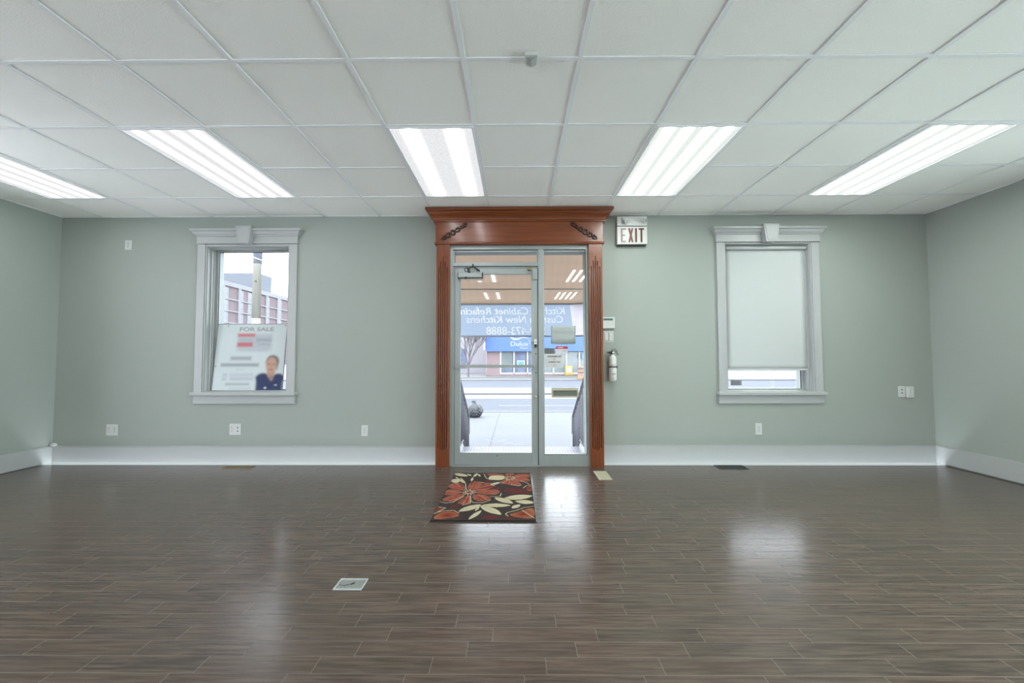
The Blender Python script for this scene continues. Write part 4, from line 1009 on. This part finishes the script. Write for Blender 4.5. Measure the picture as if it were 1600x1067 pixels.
M['pale_wall'] = plain('pale_siding', (0.44, 0.41, 0.45), 0.8)
M['poster_blue'] = plain('poster_blue', (0.12, 0.38, 0.60), 0.6, 0, 0.4, 0.3, 3)
M['shop_dark'] = plain('shop_interior_display', (0.17, 0.20, 0.31), 0.7, 0, 0.3, 0.6, 1.6)
YS = 38.0
sh = empty('paint_shop', (3.0, YS, GZ), 'brick paint shop with a blue sign band across the street, seen through the door', 'building')
obj('wall', B((-2.65, 9.0, YS+0.3, YS+8, GZ, 4.4), (-2.65, -1.35, YS, YS+0.3, GZ, 1.76), (8.6, 9.0, YS, YS+0.3, GZ, 1.76), (-1.35, 8.6, YS, YS+0.3, GZ, -0.25)), 'brick_pink', sh)
sb = obj('sign_band', B((-2.72, 9.1, YS-0.35, YS+0.3, 1.76, 4.3)), 'blue_sign', sh)
obj('sign_corner', B((-2.92, -2.74, YS-0.3, YS+0.3, 1.9, 4.3)), 'trim', sh)
bm = bmesh.new(); x = -1.35; k = 0
for x in (-1.35, -0.12, 1.12, 2.30, 3.5, 4.7, 5.9, 7.1): obj('shop_window', B((x+0.08, x+1.12, YS+0.12, YS+0.2, -0.20, 1.70)), 'shop_glass', sh)
bm = bmesh.new()
for x in (-1.35, -0.12, 1.12, 2.30, 3.5, 4.7, 5.9, 7.1, 8.5): box(bm, x-0.06, x+0.06, YS-0.04, YS+0.1, -0.30, 1.76)
box(bm, -1.35, 8.6, YS-0.04, YS+0.1, -0.32, -0.20); obj('window_frame', bm, 'trim', sh)
r2 = obj('window_display', B((-0.02, 1.0, YS+0.10, YS+0.115, 0.55, 1.68), (-0.02, 1.0, YS+0.10, YS+0.115, -0.2, 0.22), (-1.25, -0.25, YS+0.10, YS+0.115, -0.2, 0.14), (1.22, 2.2, YS+0.1, YS+0.115, -0.2, 1.2)), 'shop_dark', sh)
obj('window_poster', B((0.16, 0.86, YS+0.07, YS+0.09, 0.45, 0.92)), 'trim', sh)
obj('window_poster', B((0.24, 0.78, YS+0.05, YS+0.07, 0.55, 0.86)), 'poster_blue', sh)
bm = bmesh.new(); text(bm, 'Dulux', -0.47, 2.25, 0.60, YS-0.37, 0.03, 0.002, 0, False, 1.62); obj('lettering', bm, 'sign_white', sb); bm = bmesh.new(); text(bm, 'Paints', 0.42, 1.98, 0.27, YS-0.37, 0.03, 0.002, 0, False, 0.70)
obj('lettering', bm, 'sign_white', sb)
bm = bmesh.new()
cl_ = [(-0.52, 3.12, 0.10), (-0.30, 2.96, 0.16), (-0.05, 2.86, 0.17), (0.20, 2.87, 0.14), (0.45, 2.96, 0.10), (0.70, 3.04, 0.08), (0.95, 3.02, 0.07), (1.15, 2.92, 0.06), (1.28, 2.78, 0.05)]
prism(bm, [(x, z+w/2) for x, z, w in cl_]+[(x, z-w/2) for x, z, w in reversed(cl_)], YS-0.38, YS-0.35); tube(bm, [(1.22+0.10*math.cos(a), YS-0.37, 2.56+0.17*math.sin(a)) for a in [-1.2+k*0.24 for k in range(11)]], 0.03, 6)
obj('wave_emblem', bm, 'sign_white', sb)
# flat pale building left of the shop
bl = empty('pale_building', (-8, 46, GZ), 'pale sided building beyond the bare tree, left of the paint shop', 'building')
obj('wall', B((-12, -3.3, 46, 54, GZ, 5.2)), 'pale_wall', bl)
obj('window', B((-6.1, -5.5, 45.95, 46.0, 0.0, 2.2)), 'shop_dark', bl); obj('window', B((-8.1, -7.3, 45.95, 46.0, 0.0, 2.2)), 'shop_dark', bl)
obj('roof_edge', B((-12.2, -3.1, 45.8, 54.2, 5.2, 5.5)), 'trim', bl)
# low verge in front of the shop
M['dead_grass'] = ground('winter_grass', (0.19, 0.175, 0.16), 3, None, 0.95, 0.25)
struct('grass_verge', B((-9, 9.5, 33.6, 34.6, GZ, GZ+0.05), (-2.6, 6, 36.8, 37.4, GZ, GZ+0.05)), 'dead_grass')

# bare trees
M['bark'] = plain('pale_bark', (0.19, 0.17, 0.19), 0.9, 0, 0.2, 0.2, 6)
def tree(x, y, h, spread, label, seed, lv=5, r0=0.11):
    rnd = random.Random(seed); r = empty('bare_tree', (x, y, GZ), label, 'tree', None)
    bmt, bmb = bmesh.new(), bmesh.new()
    def grow(p, d_, L, rad, n):
        mid = p+d_*L*0.5+Vector((rnd.uniform(-1, 1), rnd.uniform(-1, 1), 0))*L*0.05; q = p+d_*L
        tube(bmt if n == lv else bmb, [p, mid, q], [rad, rad*0.85, rad*0.7], 5 if n > 2 else 3, caps=False)
        if n == 0: return
        for k in range(4 if n == lv else 3 if n > 1 else 5):
            a = rnd.uniform(0, 2*PI); s = rnd.uniform(0.3, 0.6)*spread
            nd = (d_+Vector((math.cos(a)*s, math.sin(a)*s, 0.12))).normalized(); grow(q if k else mid.lerp(q, 0.7), nd, L*rnd.uniform(0.66, 0.86)*(1.5 if n == lv else 1), rad*0.62, n-1)
    grow(Vector((x, y, GZ)), Vector((0, 0, 1)), h*0.15, r0, lv)
    obj('trunk', bmt, 'bark', r); obj('branches', bmb, 'bark', r)
    return r
tree(-4.15, 36.3, 6.4, 0.85, 'bare multi-branched tree at the kerb in front of the pale building', 5, 6, 0.10)
tree(14.5, 50, 7.0, 1.3, 'bare tree across the street seen at the right edge of the sidelight', 8, 5, 0.12)
tree(11.0, 62, 9.0, 1.3, 'bare tree farther off, behind the white car', 11, 5, 0.14)
# street furniture seen through the sidelight
r = empty('traffic_barrel', (5.05, 31.9, GZ), 'orange traffic barrel with dark and white bands beside the far kerb', 'traffic barrel')
M['orange'] = plain('orange_plastic', (0.45, 0.17, 0.06), 0.5); M['yellow'] = plain('yellow_plastic', (0.50, 0.34, 0.06), 0.5)
bm = bmesh.new(); lathe(bm, [(0.30, 0), (0.30, 0.08), (0.24, 0.09), (0.23, 0.5), (0.21, 1.0), (0.19, 1.02)], 5.05, 31.9, 16, 'z', GZ); obj('drum', bm, 'orange', r)
bm = bmesh.new()
for z in (0.18, 0.48, 0.78): lathe(bm, [(0.236, 0), (0.236, 0.14)], 5.05, 31.9, 16, 'z', GZ+z)
obj('reflective_band', bm, 'ink', r)
r = empty('newspaper_box', (4.8, 37.2, GZ), 'small rounded yellow box at the far kerb right of the paint shop', 'box')
bm = bmesh.new(); box(bm, 4.45, 5.15, 36.9, 37.5, GZ+0.0, GZ+0.95); obj('case', bm, 'yellow', r, bevel=0.16, seg=4)
obj('door_panel', B((4.58, 5.02, 36.86, 36.9, GZ+0.35, GZ+0.75)), 'beige', r)
def car(x, y, label, m_, L=4.2):
    r = empty('parked_car', (x, y, GZ), label, 'car')
    bm = bmesh.new(); prism(bm, [(x-L/2, GZ+0.3), (x+L/2, GZ+0.3), (x+L/2, GZ+0.75), (x+L*0.30, GZ+0.9), (x+L*0.16, GZ+1.38), (x-L*0.22, GZ+1.40), (x-L*0.40, GZ+0.92), (x-L/2, GZ+0.85)], y-0.85, y+0.85)
    obj('body', bm, m_, r, bevel=0.08, seg=3)
    bm = bmesh.new(); prism(bm, [(x+L*0.25, GZ+0.92), (x+L*0.14, GZ+1.30), (x-L*0.20, GZ+1.32), (x-L*0.34, GZ+0.94)], y-0.87, y-0.84); obj('side_window', bm, 'shop_dark', r)
    for s in (-0.31, 0.31):
        bm = bmesh.new(); lathe(bm, [(0.2, -0.02), (0.32, 0.0), (0.32, 0.18), (0.2, 0.2)], x+L*s, GZ+0.32, 20, 'y', y-0.9); obj('wheel', bm, 'black', r)
car(9.6, 52, 'white car parked far off beyond the yellow box', 'trim'); 
bl = empty('distant_house', (12, 70, GZ), 'small pale house with a dark roof far off behind the bare trees', 'house')
obj('wall', B((7.5, 15, 68, 76, GZ, 2.6)), 'pale_wall', bl)
bm = bmesh.new(); prism(bm, [(7.1, 2.6), (15.4, 2.6), (11.25, 5.0)], 67.6, 76.4); obj('roof', bm, plain('dark_roof', (0.22, 0.22, 0.25), 0.8), bl)
obj('window', B((8.6, 9.8, 67.94, 68.0, 0.9, 2.0)), 'shop_dark', bl); obj('window', B((12.4, 13.6, 67.94, 68.0, 0.9, 2.0)), 'shop_dark', bl)
r = empty('round_sign', (6.2, 36.5, GZ), 'round blue sign on a post right of the paint shop', 'sign')
bm = bmesh.new(); tube(bm, [(6.2, 36.5, GZ), (6.2, 36.5, 1.1)], 0.04, 8); obj('post', bm, 'chrome', r)
bm = bmesh.new(); disc(bm, 6.2, 1.3, 0.30, 36.43, 36.47); obj('disc', bm, 'poster_blue', r)

# utility pole and apartment block seen through the left window
PX, PY = -9.53, 15.0
r = empty('utility_pole', (PX, PY, GZ), 'weathered wooden utility pole standing outside the left window', 'utility pole')
t = NT('weathered_pole'); p, x, y, z = t.pos()
g = t.noise(t.scale(p, (14, 14, 1.2)), 1, 4); t.bsdf(t.mix(g, (0.15, 0.145, 0.125), (0.25, 0.24, 0.20)), 0.9, 0, 0.2); M['pole'] = t.m
bm = bmesh.new(); tube(bm, [(PX, PY, GZ), (PX, PY, 2.6)], 0.145, 18); tube(bm, [(PX, PY, 2.6), (PX+0.02, PY, 9.0)], [0.145, 0.125], 18); obj('shaft', bm, 'pole', r)
M['sleeve'] = plain('blue_grey_sleeve', (0.17, 0.19, 0.24), 0.6)
bm = bmesh.new(); tube(bm, [(PX+0.01, PY, 4.62), (PX+0.01, PY, 6.2)], 0.150, 18); obj('sleeve', bm, 'sleeve', r)
bm = bmesh.new(); disc(bm, PX+0.04, 3.95, 0.03, PY-0.16, PY-0.13, 10); obj('bolt', bm, 'steel_dark', r)

M['apt_white'] = plain('white_concrete_band', (0.33, 0.33, 0.35), 0.85)
M['apt_win'] = plain('apartment_glazing', (0.18, 0.21, 0.245), 0.3, 0, 0.5, 0.3, 0.4)
ap = empty('apartment_building', (-72, 108, GZ), 'long brick apartment block with white floor bands seen through the left window', 'building')
AX = -66.6
obj('wall', B((AX-14, AX, 84, 140, GZ, 18.6)), 'brick_far', ap)
obj('parapet', B((AX-14.2, AX+0.35, 83.8, 140.2, 17.95, 19.0)), 'apt_white', ap)
bm = bmesh.new()
for k in range(6): 
    z = 15.0-2.78*k; box(bm, AX, AX+0.3, 84, 140, z-0.15, z+0.15)
obj('floor_band', bm, 'apt_white', ap)
bays = []   # (pier0, pier1) then window strip after the pier
yb = 92.9
piers = [(84.5, 85.6), (91.6, 92.9), (97.6, 98.5), (103.0, 104.0), (108.5, 109.4), (113.7, 115.3), (120.6, 121.8), (127, 128), (133, 134)]
wins = [(85.6, 87.4), (92.9, 94.4), (98.5, 99.6), (101.2, 103.0), (109.4, 110.3), (115.3, 116.0), (121.8, 123), (128, 129), (134, 135)]
bm = bmesh.new()
for a, b in piers: box(bm, AX, AX+0.32, a, b, GZ, 17.95)
obj('pier', bm, 'apt_white', ap)
for a, b in wins:
    for k in range(6):
        z = 15.15-2.78*k
        wf = obj('window', B((AX-0.05, AX+0.12, a, b, z, z+2.45)), 'apt_white', ap)
        obj('pane', B((AX+0.12, AX+0.15, a+0.12, b-0.12, z+0.95, z+2.3)), 'apt_win', wf)
obj('penthouse', B((-84, -67.4, 106.5, 112.5, 18.6, 23.6)), plain('grey_blue_cladding', (0.20, 0.215, 0.25), 0.8), ap)
bm = bmesh.new(); tube(bm, [(-73.3, 104, 18.8), (-73.3, 104, 21.0)], 0.08, 6); obj('vent_pipe', bm, 'rail', ap)
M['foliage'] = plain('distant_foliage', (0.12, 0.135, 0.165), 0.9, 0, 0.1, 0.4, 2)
r = empty('distant_tree', (-73, 146, GZ), 'round tree top just visible over the right end of the apartment block', 'tree')
bm = bmesh.new(); bmesh.ops.create_icosphere(bm, subdivisions=4, radius=1)
for v in bm.verts:
    k = 1+0.12*math.sin(v.co.x*9)+0.12*math.sin(v.co.y*8+1)+0.12*math.sin(v.co.z*10); v.co = v.co*4.2*k+Vector((-73, 146, 21.5))
obj('crown', bm, 'foliage', r); bm = bmesh.new(); tube(bm, [(-73, 146, GZ), (-73, 146, 19)], 0.5, 8); obj('trunk', bm, 'bark', r)
